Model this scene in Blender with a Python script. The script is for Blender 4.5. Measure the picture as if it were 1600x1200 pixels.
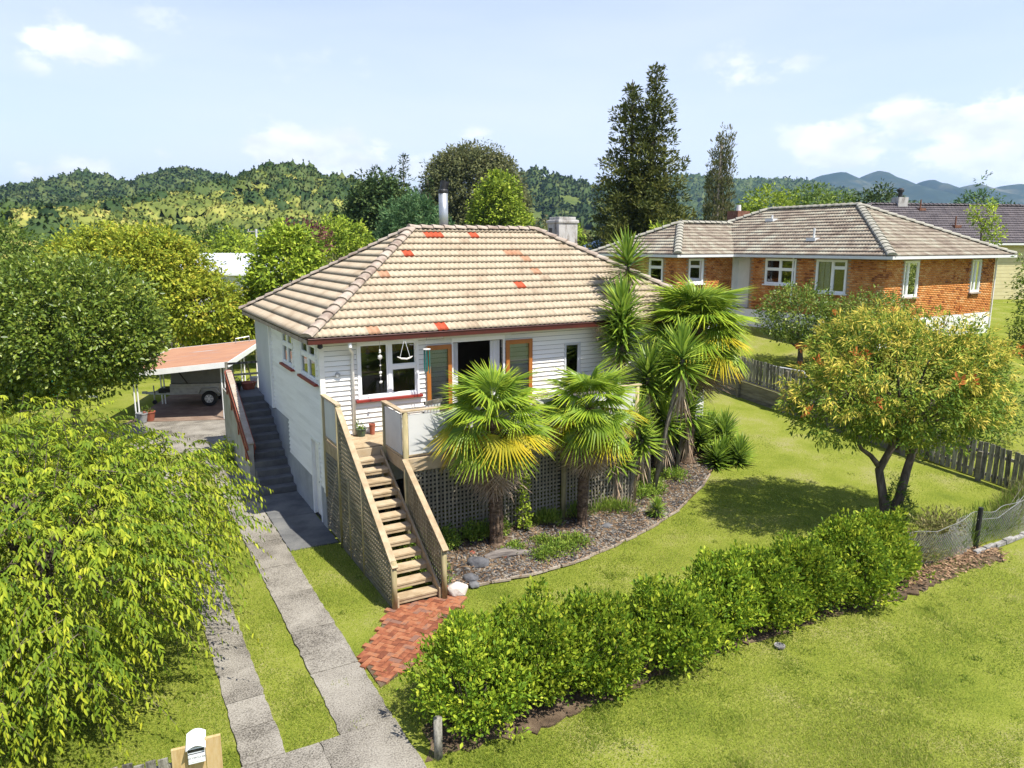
import bpy, bmesh, math, random
import numpy as np
from mathutils import Matrix, Vector

# ------------------------------------------------------------------ camera, sky, sun
SC = bpy.context.scene
for o in list(bpy.data.objects):
    bpy.data.objects.remove(o)
COL = SC.collection
R = math.radians
CAM_H = 7.0
PITCH = math.atan2(217, 1148)
cam_d = bpy.data.cameras.new('camera'); cam = bpy.data.objects.new('camera', cam_d); COL.objects.link(cam)
cam.location = (0, 0, CAM_H); cam.rotation_euler = (math.pi/2-PITCH, 0, 0)
cam_d.sensor_width = 36; cam_d.lens = 36*1148/1600; cam_d.clip_end = 20000; cam_d.clip_start = .1
SC.camera = cam
SC.render.resolution_x, SC.render.resolution_y = 1024, 768
SUN_TRAVEL = Vector((-.453, .343, -1.0)).normalized()
SUN_EL = math.asin(-SUN_TRAVEL.z); SUN_AZ = math.atan2(-SUN_TRAVEL.x, -SUN_TRAVEL.y)
sun_d = bpy.data.lights.new('sun', 'SUN'); sun = bpy.data.objects.new('sun', sun_d); COL.objects.link(sun)
sun_d.energy = 5.0; sun_d.angle = R(.53); sun_d.color = (1, .955, .87)
sun.rotation_euler = SUN_TRAVEL.to_track_quat('-Z', 'Y').to_euler(); sun.location = (20, -15, 40)
SC.view_settings.view_transform = 'Standard'; SC.view_settings.look = 'None'
SC.view_settings.exposure = .85; SC.view_settings.gamma = 1.0; SC.view_settings.use_curve_mapping = False

world = bpy.data.worlds.new('World'); SC.world = world; world.use_nodes = True
def N(nt, t, **kw):
    n = nt.nodes.new(t)
    for k, v in kw.items(): setattr(n, k, v)
    return n
def math_node(nt, op, a, b=None, clamp=False):
    n = N(nt, 'ShaderNodeMath', operation=op); n.use_clamp = clamp
    for i, v in enumerate((a, b)):
        if v is None: continue
        if isinstance(v, (int, float)): n.inputs[i].default_value = v
        else: nt.links.new(v, n.inputs[i])
    return n.outputs[0]
def ramp(nt, fac, cols, pos=None):
    r = N(nt, 'ShaderNodeValToRGB'); e = r.color_ramp.elements; n = len(cols)
    while len(e) < n: e.new(.5)
    for i, c in enumerate(cols):
        e[i].position = pos[i] if pos else i/(n-1); e[i].color = (*c, 1)
    nt.links.new(fac, r.inputs[0]); return r.outputs[0]
def pix_dir(u, v):
    f = 1148.; cp, sp = math.cos(PITCH), math.sin(PITCH)
    return Vector((u-800, f*cp-(v-600)*sp, -f*sp-(v-600)*cp)).normalized()
def build_sky():
    nt = world.node_tree; nt.nodes.clear()
    out = N(nt, 'ShaderNodeOutputWorld'); bg = N(nt, 'ShaderNodeBackground'); bg.inputs[1].default_value = .118
    sky = N(nt, 'ShaderNodeTexSky', sky_type='NISHITA'); sky.sun_disc = False
    sky.sun_elevation = SUN_EL; sky.sun_rotation = SUN_AZ
    sky.air_density = 1.0; sky.dust_density = .6; sky.ozone_density = 3.0; sky.altitude = 50
    tc = N(nt, 'ShaderNodeTexCoord'); sep = N(nt, 'ShaderNodeSeparateXYZ'); nt.links.new(tc.outputs['Generated'], sep.inputs[0])
    # clouds: soft fair-weather banks spread round the sky, broken up with noise
    mp = N(nt, 'ShaderNodeMapping'); mp.inputs['Scale'].default_value = (1, 1, 1.9); nt.links.new(tc.outputs['Generated'], mp.inputs[0])
    n1 = N(nt, 'ShaderNodeTexNoise'); n1.inputs['Scale'].default_value = 13; n1.inputs['Detail'].default_value = 12; n1.inputs['Roughness'].default_value = .6
    nt.links.new(mp.outputs[0], n1.inputs['Vector'])
    acc = None
    blobs = [((110, 72), .085, .8), ((455, 238), .10, .9), ((545, 245), .10, .8), ((120, 262), .06, .7), ((45, 268), .05, .7), ((245, 240), .035, .55), ((745, 212), .04, .45),
             ((1150, 118), .10, .42), ((1215, 92), .07, .42), ((1330, 222), .11, .95), ((1420, 195), .09, .9), ((1545, 195), .12, 1.0), ((1590, 250), .14, .95), ((1480, 250), .12, .8), ((300, 52), .13, .22), ((520, 110), .12, .2), ((640, 255), .06, .7)]
    dirs = [(pix_dir(*p), r, w) for p, r, w in blobs]
    rr = random.Random(5)
    for k in range(16):                                   # the same weather goes on outside the frame
        az = R(48)+rr.random()*R(264); el = R(6)+rr.random()**2*R(38)
        dirs.append((Vector((math.sin(az)*math.cos(el), math.cos(az)*math.cos(el), math.sin(el))), .08+.1*rr.random(), .5+.4*rr.random()))
    for d, r, w in dirs:
        dn = N(nt, 'ShaderNodeVectorMath', operation='SUBTRACT'); nt.links.new(tc.outputs['Generated'], dn.inputs[0]); dn.inputs[1].default_value = d
        ml = N(nt, 'ShaderNodeVectorMath', operation='MULTIPLY'); nt.links.new(dn.outputs[0], ml.inputs[0]); ml.inputs[1].default_value = (1, 1, 1.9)
        ln = N(nt, 'ShaderNodeVectorMath', operation='LENGTH'); nt.links.new(ml.outputs[0], ln.inputs[0])
        mr = N(nt, 'ShaderNodeMapRange', interpolation_type='SMOOTHSTEP'); nt.links.new(ln.outputs['Value'], mr.inputs[0])
        mr.inputs[1].default_value = r*1.15; mr.inputs[2].default_value = 0; mr.inputs[3].default_value = 0; mr.inputs[4].default_value = w
        acc = mr.outputs[0] if acc is None else math_node(nt, 'MAXIMUM', acc, mr.outputs[0])
    nz = math_node(nt, 'MULTIPLY', math_node(nt, 'SUBTRACT', n1.outputs[0], .5), 2.9)
    raw = math_node(nt, 'ADD', acc, nz)
    cm = N(nt, 'ShaderNodeMapRange', interpolation_type='SMOOTHSTEP'); nt.links.new(raw, cm.inputs[0]); cm.inputs[1].default_value = .30; cm.inputs[2].default_value = .72
    m = math_node(nt, 'MULTIPLY', cm.outputs[0], math_node(nt, 'MULTIPLY', acc, 1.9, True))
    # thin milky veil everywhere, thicker low down
    veil = N(nt, 'ShaderNodeMapRange'); nt.links.new(sep.outputs[2], veil.inputs[0]); veil.inputs[1].default_value = 0; veil.inputs[2].default_value = .5; veil.inputs[3].default_value = .95; veil.inputs[4].default_value = .12
    n2 = N(nt, 'ShaderNodeTexNoise'); n2.inputs['Scale'].default_value = 2.2; n2.inputs['Detail'].default_value = 5
    mp2 = N(nt, 'ShaderNodeMapping'); mp2.inputs['Scale'].default_value = (1, 1, 5); mp2.inputs['Rotation'].default_value = (0, .25, 0); nt.links.new(tc.outputs['Generated'], mp2.inputs[0]); nt.links.new(mp2.outputs[0], n2.inputs['Vector'])
    vm = math_node(nt, 'MULTIPLY', veil.outputs[0], math_node(nt, 'ADD', n2.outputs[0], .45), True)
    mxv = N(nt, 'ShaderNodeMix', data_type='RGBA'); nt.links.new(vm, mxv.inputs[0]); sb = N(nt, 'ShaderNodeMix', data_type='RGBA', blend_type='MULTIPLY'); sb.inputs[0].default_value = 1; nt.links.new(sky.outputs[0], sb.inputs[6]); sb.inputs[7].default_value = (1.06, .98, 1.08, 1); nt.links.new(sb.outputs[2], mxv.inputs[6]); mxv.inputs[7].default_value = (5.0, 5.2, 5.85, 1)
    mx = N(nt, 'ShaderNodeMix', data_type='RGBA'); nt.links.new(m, mx.inputs[0]); nt.links.new(mxv.outputs[2], mx.inputs[6]); cn = N(nt, 'ShaderNodeTexNoise'); cn.inputs['Scale'].default_value = 19; cn.inputs['Detail'].default_value = 6; nt.links.new(mp.outputs[0], cn.inputs['Vector']); cc = ramp(nt, cn.outputs[0], [(5.0, 5.15, 5.6), (6.3, 6.3, 6.35)], [.38, .62]); nt.links.new(cc, mx.inputs[7])
    nt.links.new(mx.outputs[2], bg.inputs[0]); nt.links.new(bg.outputs[0], out.inputs[0])
build_sky()

# ------------------------------------------------------------------ helpers
rng = np.random.default_rng(11)
def tag(o, label=None, cat=None, group=None, kind=None):
    if label: o['label'] = label
    if cat: o['category'] = cat
    if group: o['group'] = group
    if kind: o['kind'] = kind
    return o
def thing(name, label, cat, loc=(0, 0, 0), rz=0, group=None):
    o = bpy.data.objects.new(name, None); COL.objects.link(o); o.location = loc; o.rotation_euler = (0, 0, rz); o.empty_display_size = .2
    return tag(o, label, cat, group)
def link(name, me, parent=None, mat=None):
    o = bpy.data.objects.new(name, me); COL.objects.link(o)
    if parent is not None: o.parent = parent
    if mat is not None and not me.materials: me.materials.append(MATS[mat])
    return o
def npmesh(name, V, F, tint=None, smooth=False):
    V = np.asarray(V, np.float32).reshape(-1, 3); F = np.asarray(F, np.int32); k = F.shape[1]; me = bpy.data.meshes.new(name)
    me.vertices.add(len(V)); me.vertices.foreach_set('co', V.ravel())
    me.loops.add(F.size); me.loops.foreach_set('vertex_index', F.ravel())
    me.polygons.add(len(F)); me.polygons.foreach_set('loop_start', np.arange(0, F.size, k, dtype=np.int32))
    if smooth: me.polygons.foreach_set('use_smooth', np.ones(len(F), bool))
    if tint is not None:
        a = me.attributes.new('tint', 'FLOAT', 'POINT'); a.data.foreach_set('value', np.asarray(tint, np.float32).ravel())
    me.update(calc_edges=True); me.validate()
    return me
class MB:
    def __init__(s): s.v = []; s.f = []; s.t = []; s.tint = None
    def add(s, vs, fs, t=0.):
        n = len(s.v); s.v += [tuple(map(float, p)) for p in vs]; s.f += [tuple(i+n for i in f) for f in fs]; s.t += [t]*len(vs); return s
    def box(s, x0, x1, y0, y1, z0, z1, t=0.):
        return s.add([(x0,y0,z0),(x1,y0,z0),(x1,y1,z0),(x0,y1,z0),(x0,y0,z1),(x1,y0,z1),(x1,y1,z1),(x0,y1,z1)],
                     [(0,3,2,1),(4,5,6,7),(0,1,5,4),(1,2,6,5),(2,3,7,6),(3,0,4,7)], t)
    def hexa(s, P, t=0.):   # 8 points: bottom ring, top ring
        return s.add(P, [(0,3,2,1),(4,5,6,7),(0,1,5,4),(1,2,6,5),(2,3,7,6),(3,0,4,7)], t)
    def bar(s, p, q, w, h, up=(0, 0, 1), t=0.):
        p = Vector(p); q = Vector(q); d = (q-p).normalized(); u = Vector(up); sd = d.cross(u)
        if sd.length < 1e-4: sd = d.cross(Vector((1, 0, 0)))
        sd.normalize(); u = sd.cross(d).normalized(); a = sd*w/2; b = u*h/2
        return s.hexa([p-a-b, p+a-b, q+a-b, q-a-b, p-a+b, p+a+b, q+a+b, q-a+b], t)
    def tube(s, path, rad, n=8, cap=True, t=0.):
        path = [Vector(p) for p in path]; rad = rad if hasattr(rad, '__len__') else [rad]*len(path)
        vs = []; fs = []; ref = None
        for i, p in enumerate(path):
            d = (path[min(i+1, len(path)-1)]-path[max(i-1, 0)]).normalized()
            if ref is None: ref = d.orthogonal().normalized()
            ref = (ref-d*ref.dot(d)).normalized(); b = d.cross(ref)
            for k in range(n):
                an = 2*math.pi*k/n; vs.append(p+(ref*math.cos(an)+b*math.sin(an))*rad[i])
        for i in range(len(path)-1):
            for k in range(n): fs.append((i*n+k, i*n+(k+1) % n, (i+1)*n+(k+1) % n, (i+1)*n+k))
        if cap: fs.append(tuple(range(n-1, -1, -1))); fs.append(tuple((len(path)-1)*n+k for k in range(n)))
        return s.add(vs, fs, t)
    def prism(s, poly, z0, z1, t=0.):
        n = len(poly); return s.add([(x, y, z0) for x, y in poly]+[(x, y, z1) for x, y in poly], [tuple(range(n-1, -1, -1)), tuple(range(n, 2*n))]+[(i, (i+1) % n, n+(i+1) % n, n+i) for i in range(n)], t)
    def lathe(s, prof, c=(0, 0), n=14, t=0.):
        vs = [(c[0]+r*math.cos(2*math.pi*k/n), c[1]+r*math.sin(2*math.pi*k/n), z) for r, z in prof for k in range(n)]
        fs = [(i*n+k, i*n+(k+1) % n, (i+1)*n+(k+1) % n, (i+1)*n+k) for i in range(len(prof)-1) for k in range(n)]
        fs += [tuple(range(n-1, -1, -1)), tuple((len(prof)-1)*n+k for k in range(n))]
        return s.add(vs, fs, t)
    def rock(s, c, r, sd, t=0., sq=(1, 1, .7)):
        q = random.Random(sd); bm = bmesh.new(); bmesh.ops.create_icosphere(bm, subdivisions=1, radius=1)
        bm.verts.ensure_lookup_table()
        vs = [(c[0]+v.co.x*r*sq[0]*k, c[1]+v.co.y*r*sq[1]*k, c[2]+v.co.z*r*sq[2]*k) for v in bm.verts for k in (q.uniform(.75, 1.15),)]
        fs = [tuple(v.index for v in f.verts) for f in bm.faces]; bm.free(); return s.add(vs, fs, t)
    def mesh(s, name, smooth=False):
        me = bpy.data.meshes.new(name); me.from_pydata(s.v, [], s.f)
        if any(s.t):
            a = me.attributes.new('tint', 'FLOAT', 'POINT'); a.data.foreach_set('value', np.asarray(s.t, np.float32))
        if smooth: me.polygons.foreach_set('use_smooth', np.ones(len(me.polygons), bool))
        me.update(); return me
    def build(s, name, mat, parent=None, smooth=False, bevel=0):
        o = link(name, s.mesh(name, smooth), parent, mat)
        if bevel:
            m = o.modifiers.new('bevel', 'BEVEL'); m.width = bevel; m.segments = 2; m.limit_method = 'ANGLE'
        return o

# ------------------------------------------------------------------ materials
MATS = {}
def mat(name, cols, scale=4., rough=.7, bump=0., bscale=40., vary=0., tint=0., spec=.3, metal=0., detail=6, stretch=(1, 1, 1), coords='Object', speck=None, pos=None, fine=0., dist=0.):
    m = bpy.data.materials.new(name); m.use_nodes = True; nt = m.node_tree; nt.nodes.clear(); MATS[name] = m
    out = N(nt, 'ShaderNodeOutputMaterial'); b = N(nt, 'ShaderNodeBsdfPrincipled'); nt.links.new(b.outputs[0], out.inputs[0])
    b.inputs['Roughness'].default_value = rough; b.inputs['Specular IOR Level'].default_value = spec; b.inputs['Metallic'].default_value = metal
    tc = N(nt, 'ShaderNodeTexCoord'); geo = N(nt, 'ShaderNodeNewGeometry'); src = geo.outputs['Position'] if coords == 'World' else tc.outputs['Object']
    mp = N(nt, 'ShaderNodeMapping'); mp.inputs['Scale'].default_value = stretch; nt.links.new(src, mp.inputs[0])
    oi = N(nt, 'ShaderNodeObjectInfo')
    if coords != 'World':
        off = N(nt, 'ShaderNodeVectorMath', operation='SCALE'); off.inputs[0].default_value = (37, 53, 71); nt.links.new(oi.outputs['Random'], off.inputs['Scale'])
        ad = N(nt, 'ShaderNodeVectorMath', operation='ADD'); nt.links.new(mp.outputs[0], ad.inputs[0]); nt.links.new(off.outputs[0], ad.inputs[1]); vec = ad.outputs[0]
    else: vec = mp.outputs[0]
    n1 = N(nt, 'ShaderNodeTexNoise'); n1.inputs['Scale'].default_value = scale; n1.inputs['Detail'].default_value = detail; n1.inputs['Roughness'].default_value = .6; n1.inputs['Distortion'].default_value = dist
    nt.links.new(vec, n1.inputs['Vector'])
    fac = N(nt, 'ShaderNodeMapRange'); fac.inputs[1].default_value = .28; fac.inputs[2].default_value = .72; nt.links.new(n1.outputs[0], fac.inputs[0]); f = fac.outputs[0]
    if fine:
        n3 = N(nt, 'ShaderNodeTexNoise'); n3.inputs['Scale'].default_value = bscale; n3.inputs['Detail'].default_value = 4; nt.links.new(vec, n3.inputs['Vector'])
        f = math_node(nt, 'ADD', f, math_node(nt, 'MULTIPLY', math_node(nt, 'SUBTRACT', n3.outputs[0], .5), fine))
    if tint or vary:
        at = N(nt, 'ShaderNodeAttribute', attribute_name='tint')
        rs = math_node(nt, 'FRACT', math_node(nt, 'ADD', at.outputs['Fac'], oi.outputs['Random']))
        f = math_node(nt, 'ADD', f, math_node(nt, 'MULTIPLY', math_node(nt, 'SUBTRACT', rs, .5), max(tint, vary)))
    col = ramp(nt, f, cols if len(cols) > 1 else [cols[0], cols[0]], pos)
    nt.links.new(col, b.inputs['Base Color'])
    if bump:
        n2 = N(nt, 'ShaderNodeTexNoise'); n2.inputs['Scale'].default_value = bscale; n2.inputs['Detail'].default_value = 5; nt.links.new(vec, n2.inputs['Vector'])
        bp = N(nt, 'ShaderNodeBump'); bp.inputs['Strength'].default_value = bump; bp.inputs['Distance'].default_value = .02; nt.links.new(n2.outputs[0], bp.inputs['Height']); nt.links.new(bp.outputs[0], b.inputs['Normal'])
    return m
def leafmat(name, cols, trans=.35, rough=.45, spec=.35, pos=None):
    m = bpy.data.materials.new(name); m.use_nodes = True; nt = m.node_tree; nt.nodes.clear(); MATS[name] = m
    out = N(nt, 'ShaderNodeOutputMaterial'); b = N(nt, 'ShaderNodeBsdfPrincipled'); tr = N(nt, 'ShaderNodeBsdfTranslucent'); mx = N(nt, 'ShaderNodeMixShader')
    b.inputs['Roughness'].default_value = rough; b.inputs['Specular IOR Level'].default_value = spec
    at = N(nt, 'ShaderNodeAttribute', attribute_name='tint'); col = ramp(nt, at.outputs['Fac'], cols, pos)
    oi = N(nt, 'ShaderNodeObjectInfo'); hs = N(nt, 'ShaderNodeHueSaturation'); nt.links.new(col, hs.inputs['Color'])
    nt.links.new(math_node(nt, 'ADD', math_node(nt, 'MULTIPLY', oi.outputs['Random'], .3), .85), hs.inputs['Value'])
    nt.links.new(hs.outputs[0], b.inputs['Base Color'])
    g = N(nt, 'ShaderNodeGamma'); g.inputs[1].default_value = .85; nt.links.new(hs.outputs[0], g.inputs[0]); nt.links.new(g.outputs[0], tr.inputs[0])
    mx.inputs[0].default_value = trans; nt.links.new(b.outputs[0], mx.inputs[1]); nt.links.new(tr.outputs[0], mx.inputs[2]); nt.links.new(mx.outputs[0], out.inputs[0])
    return m
def glassmat(name, tintc=(.75, .78, .78)):
    m = bpy.data.materials.new(name); m.use_nodes = True; nt = m.node_tree; nt.nodes.clear(); MATS[name] = m
    out = N(nt, 'ShaderNodeOutputMaterial'); t = N(nt, 'ShaderNodeBsdfTransparent'); g = N(nt, 'ShaderNodeBsdfGlossy'); mx = N(nt, 'ShaderNodeMixShader'); fr = N(nt, 'ShaderNodeFresnel')
    t.inputs[0].default_value = (*tintc, 1); g.inputs['Roughness'].default_value = .02; fr.inputs[0].default_value = 1.6
    nt.links.new(math_node(nt, 'MULTIPLY', fr.outputs[0], 1.3, True), mx.inputs[0]); nt.links.new(t.outputs[0], mx.inputs[1]); nt.links.new(g.outputs[0], mx.inputs[2]); nt.links.new(mx.outputs[0], out.inputs[0])
mat('lawn', [(0.0997, 0.132, 0.0195), (0.147, 0.176, 0.024), (0.18, 0.204, 0.0315), (0.209, 0.218, 0.051), (0.242, 0.225, 0.0975)], scale=.6, rough=.97, bump=1.0, bscale=38, coords='World', fine=1.9, spec=.02, detail=12, pos=[0, .3, .58, .8, 1])
mat('far_lawn', [(.11, .15, .02), (.18, .22, .028), (.24, .25, .05)], scale=.15, rough=.95, coords='World', spec=.05)
mat('concrete', [(0.084, 0.0754, 0.0624), (0.185, 0.168, 0.139), (0.244, 0.223, 0.186), (0.302, 0.279, 0.234)], scale=1.1, rough=.95, bump=1.0, bscale=42, vary=.2, fine=2.6, spec=.05, pos=[.05, .38, .68, 1], detail=12)
mat('concrete_dark', [(0.08, 0.08, 0.08), (0.124, 0.124, 0.12), (0.176, 0.172, 0.16)], scale=1.8, rough=.85, bump=.4, bscale=40, fine=.5, spec=.2)
mat('plaster', [(.23, .24, .245), (.30, .31, .31), (.36, .365, .36)], scale=1.5, rough=.9, bump=.3, bscale=30)
mat('stair_wall', [(0.245, 0.23, 0.194), (0.331, 0.317, 0.281), (0.403, 0.389, 0.353)], scale=1.6, rough=.9, bump=.3, bscale=40, fine=.4)
mat('paver', [(0.149, 0.0472, 0.0227), (0.247, 0.0814, 0.0364), (0.312, 0.129, 0.0606), (0.186, 0.0943, 0.0647)], scale=6, rough=.85, bump=.4, bscale=60, vary=1.0, fine=.4)
mat('white_board', [(0.66, 0.639, 0.58), (0.76, 0.736, 0.676), (0.81, 0.79, 0.727)], scale=1.2, rough=.55, vary=.35, stretch=(.5, .5, 3), spec=.35)
mat('white_paint', [(.70, .70, .69), (.80, .80, .79)], scale=3, rough=.5, vary=.2, spec=.4)
mat('grey_paint', [(.42, .44, .46), (.50, .52, .54)], scale=1.5, rough=.6)
mat('soffit', [(.55, .55, .53), (.62, .62, .60)], scale=2, rough=.7)
mat('wall_lining', [(.025, .025, .025), (.04, .04, .04)], scale=2, rough=.9)  # near-black, to paint shadow lines into the gaps between weatherboards
mat('room', [(.10, .085, .07), (.16, .14, .12)], scale=1, rough=.9)
mat('maroon', [(.05, .010, .007), (.08, .015, .010)], scale=3, rough=.4, spec=.45)
mat('red_sill', [(0.195, 0.0225, 0.0165), (0.27, 0.0375, 0.0263)], scale=3, rough=.5)
mat('orange_wood', [(0.281, 0.0936, 0.0172), (0.39, 0.14, 0.025)], scale=3, rough=.4, stretch=(6, 6, .8), spec=.5)
mat('red_wood', [(.20, .05, .03), (.30, .085, .05)], scale=4, rough=.6, stretch=(4, 4, 1))
mat('roof_tile', [(0.286, 0.218, 0.149), (0.365, 0.293, 0.205), (0.398, 0.326, 0.232), (0.432, 0.363, 0.263)], scale=1.1, rough=.92, bump=.5, bscale=70, vary=.35, coords='World', fine=.3, spec=.12, pos=[0, .25, .6, 1], stretch=(1.6, .6, .6))
mat('roof_tile_orange', [(0.338, 0.161, 0.0885), (0.37, 0.241, 0.153)], scale=5, rough=.9, bump=.4, bscale=70, coords='World', spec=.12)
mat('roof_tile_red', [(0.33, 0.0538, 0.023), (0.402, 0.0825, 0.0359)], scale=5, rough=.85, vary=.3, spec=.2)
mat('roof_cap', [(0.216, 0.162, 0.128), (0.337, 0.277, 0.222), (0.403, 0.344, 0.28)], scale=3, rough=.9, bump=.5, bscale=50, vary=.5, fine=.4, spec=.12)
mat('nb_tile', [(0.161, 0.126, 0.0983), (0.228, 0.187, 0.144), (0.288, 0.25, 0.19), (0.334, 0.32, 0.248)], scale=1.2, rough=.92, bump=.4, bscale=50, coords='World', tint=.5, fine=.5, spec=.1)
mat('nb_cap', [(0.234, 0.216, 0.172), (0.306, 0.288, 0.234), (0.35, 0.342, 0.27)], scale=3, rough=.9, bump=.5, bscale=40, fine=.6)
mat('dark_tile', [(0.0625, 0.0525, 0.0562), (0.0938, 0.0813, 0.085), (0.125, 0.106, 0.106)], scale=1.5, rough=.85, coords='World', tint=.4)
mat('brick', [(0.216, 0.0672, 0.022), (0.454, 0.168, 0.0462), (0.54, 0.224, 0.0638), (0.605, 0.325, 0.132)], scale=2, rough=.85, coords='World', tint=.75, spec=.15, pos=[0, .25, .7, 1])
mat('mortar', [(.30, .22, .14), (.38, .29, .2)], scale=6, rough=.95)
mat('galv', [(0.304, 0.32, 0.336), (0.416, 0.432, 0.448)], scale=4, rough=.42, metal=.6, spec=.5)
mat('galv_dull', [(.28, .29, .30), (.42, .43, .43)], scale=6, rough=.55, metal=.4)
mat('black_metal', [(.012, .012, .013), (.03, .03, .03)], scale=6, rough=.5)
mat('rubber', [(.012, .012, .012), (.025, .025, .025)], scale=6, rough=.8)
mat('chimney', [(0.06, 0.045, 0.0375), (0.225, 0.203, 0.18), (0.39, 0.375, 0.352), (0.45, 0.435, 0.413)], scale=2.6, rough=.9, bump=.5, bscale=20, stretch=(1.6, 1.6, .55), fine=.7, pos=[0, .2, .5, 1])
mat('timber_new', [(0.289, 0.213, 0.125), (0.381, 0.293, 0.183), (0.435, 0.351, 0.236)], scale=5, rough=.8, vary=.5, stretch=(1, 1, 1), bump=.25, bscale=60, fine=.3, spec=.2)
mat('timber_post', [(.20, .17, .085), (.30, .25, .13), (.40, .32, .18)], scale=4, rough=.85, vary=.4, stretch=(3, 3, .6), fine=.4)
mat('lattice', [(0.141, 0.125, 0.0929), (0.202, 0.181, 0.137), (0.262, 0.235, 0.175)], scale=5, rough=.9, vary=.7, spec=.1)
mat('lattice_light', [(0.16, 0.136, 0.088), (0.232, 0.2, 0.132), (0.288, 0.248, 0.168)], scale=5, rough=.9, vary=.6, spec=.1)
mat('rail_panel', [(0.451, 0.45, 0.439), (0.525, 0.522, 0.505), (0.574, 0.563, 0.54)], scale=1.5, rough=.6, fine=.2)
mat('old_timber', [(.06, .055, .045), (.14, .13, .105), (.24, .225, .185), (.33, .31, .255)], scale=5, rough=.95, vary=.7, stretch=(3, 3, .7), fine=.8, spec=.05)
mat('sleeper', [(.09, .08, .06), (.16, .145, .105), (.22, .20, .15)], scale=3, rough=.95, vary=.4, stretch=(.6, .6, 4), fine=.6)
mat('corrugated', [(.075, .07, .06), (.12, .11, .095)], scale=2, rough=.8)
mat('carport_roof', [(0.342, 0.336, 0.322), (0.314, 0.15, 0.084), (0.38, 0.204, 0.119), (0.285, 0.144, 0.084)], scale=1.0, rough=.85, stretch=(.5, 1.8, 1), fine=.7, pos=[.05, .3, .7, 1])
mat('carport_slab', [(.13, .085, .06), (.19, .13, .095), (.26, .2, .15)], scale=1.5, rough=.95, fine=.6)
mat('canvas', [(.13, .14, .15), (.18, .19, .20)], scale=3, rough=.9, bump=.5, bscale=6)
mat('roof_iron', [(0.48, 0.512, 0.56), (0.576, 0.6, 0.632)], scale=.5, rough=.45, metal=.1)
mat('roof_iron_blue', [(.30, .42, .56), (.40, .52, .64)], scale=.5, rough=.45)
mat('cream_wall', [(.48, .42, .22), (.56, .5, .28)], scale=2, rough=.7)
mat('far_wall', [(.55, .55, .52), (.65, .65, .62)], scale=1, rough=.8)
mat('soil', [(.035, .025, .017), (.085, .06, .04), (.14, .10, .065), (.19, .15, .10)], scale=3, rough=1, bump=1, bscale=60, fine=1, coords='World', spec=.05)
mat('slate', [(0.0385, 0.0362, 0.0354), (0.0935, 0.0881, 0.0826), (0.154, 0.141, 0.124), (0.242, 0.209, 0.165)], scale=3, rough=.85, tint=1.2, coords='World', pos=[0, .4, .75, 1])
mat('litter', [(.10, .055, .03), (.22, .13, .07), (.36, .24, .14)], scale=4, rough=.95, tint=1.2, coords='World')
mat('white_rock', [(0.336, 0.264, 0.208), (0.48, 0.432, 0.376), (0.544, 0.512, 0.472)], scale=5, rough=.9, bump=.6, bscale=18)
mat('dark_rock', [(.05, .05, .055), (.10, .10, .105), (.15, .15, .15)], scale=5, rough=.85, bump=.5, bscale=20, vary=.6)
mat('driftwood', [(.07, .06, .055), (.15, .13, .115), (.24, .21, .185)], scale=5, rough=.95, stretch=(.6, 4, 4), bump=.6, bscale=20)
mat('edging', [(0.196, 0.154, 0.112), (0.308, 0.252, 0.196), (0.392, 0.336, 0.28)], scale=4, rough=.9, vary=.5, fine=.4)
mat('terracotta', [(.24, .07, .04), (.34, .11, .065)], scale=5, rough=.8)
mat('green_pot', [(.05, .075, .05), (.08, .11, .075)], scale=5, rough=.6)
mat('palm_trunk', [(.035, .022, .014), (.085, .055, .035), (.15, .10, .065), (.22, .16, .11)], scale=9, rough=.95, stretch=(1, 1, 2.2), bump=1, bscale=30, fine=.7)
mat('bark', [(.05, .038, .028), (.10, .08, .06), (.17, .14, .11)], scale=6, rough=.95, stretch=(2, 2, .6), bump=.8, bscale=25)
mat('bark_pale', [(.12, .10, .08), (.22, .19, .15), (.30, .27, .22)], scale=6, rough=.95, stretch=(2, 2, .6), bump=.8, bscale=25)
mat('fabric_white', [(.62, .62, .62), (.72, .72, .72)], scale=4, rough=.9)
mat('teal', [(.012, .11, .10), (.02, .16, .14)], scale=3, rough=.3, spec=.5)
mat('shell', [(.5, .48, .44), (.66, .64, .6)], scale=20, rough=.6)
mat('ski_green', [(.03, .34, .14), (.06, .50, .30), (.30, .50, .04)], scale=2.5, rough=.25, spec=.5, pos=[0, .55, .75])
mat('letter_white', [(.70, .72, .73), (.76, .77, .78)], scale=5, rough=.35, spec=.5)
mat('letter_ink', [(.03, .03, .03), (.04, .04, .04)], rough=.6)
mat('pine_new', [(0.35, 0.231, 0.091), (0.434, 0.308, 0.14), (0.476, 0.364, 0.196)], scale=5, rough=.8, vary=.3, stretch=(5, 5, .8), fine=.3)
mat('wire', [(0.225, 0.225, 0.217), (0.315, 0.315, 0.3)], scale=10, rough=.6, metal=.3)
mat('white_stone', [(0.375, 0.375, 0.375), (0.51, 0.51, 0.503)], scale=4, rough=.9, fine=.6)
mat('kerb_stone', [(.10, .09, .08), (.24, .23, .21), (.40, .39, .37)], scale=5, rough=.95, fine=1.2, bscale=30)
mat('chimney_brick', [(.10, .045, .028), (.17, .075, .045), (.22, .11, .07)], scale=7, rough=.9, fine=.8, bscale=12)
mat('hill_scrub', [(0.0405, 0.064, 0.0209), (0.085, 0.118, 0.034), (0.154, 0.177, 0.059), (0.235, 0.236, 0.105)], scale=.02, rough=1, coords='World', fine=1.0, bscale=.12, spec=0, detail=9)
mat('hill_forest', [(.028, .045, .014), (.045, .065, .02), (.075, .09, .03)], scale=.02, rough=1, coords='World', fine=1.0, bscale=.15, spec=0, detail=9)
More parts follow.
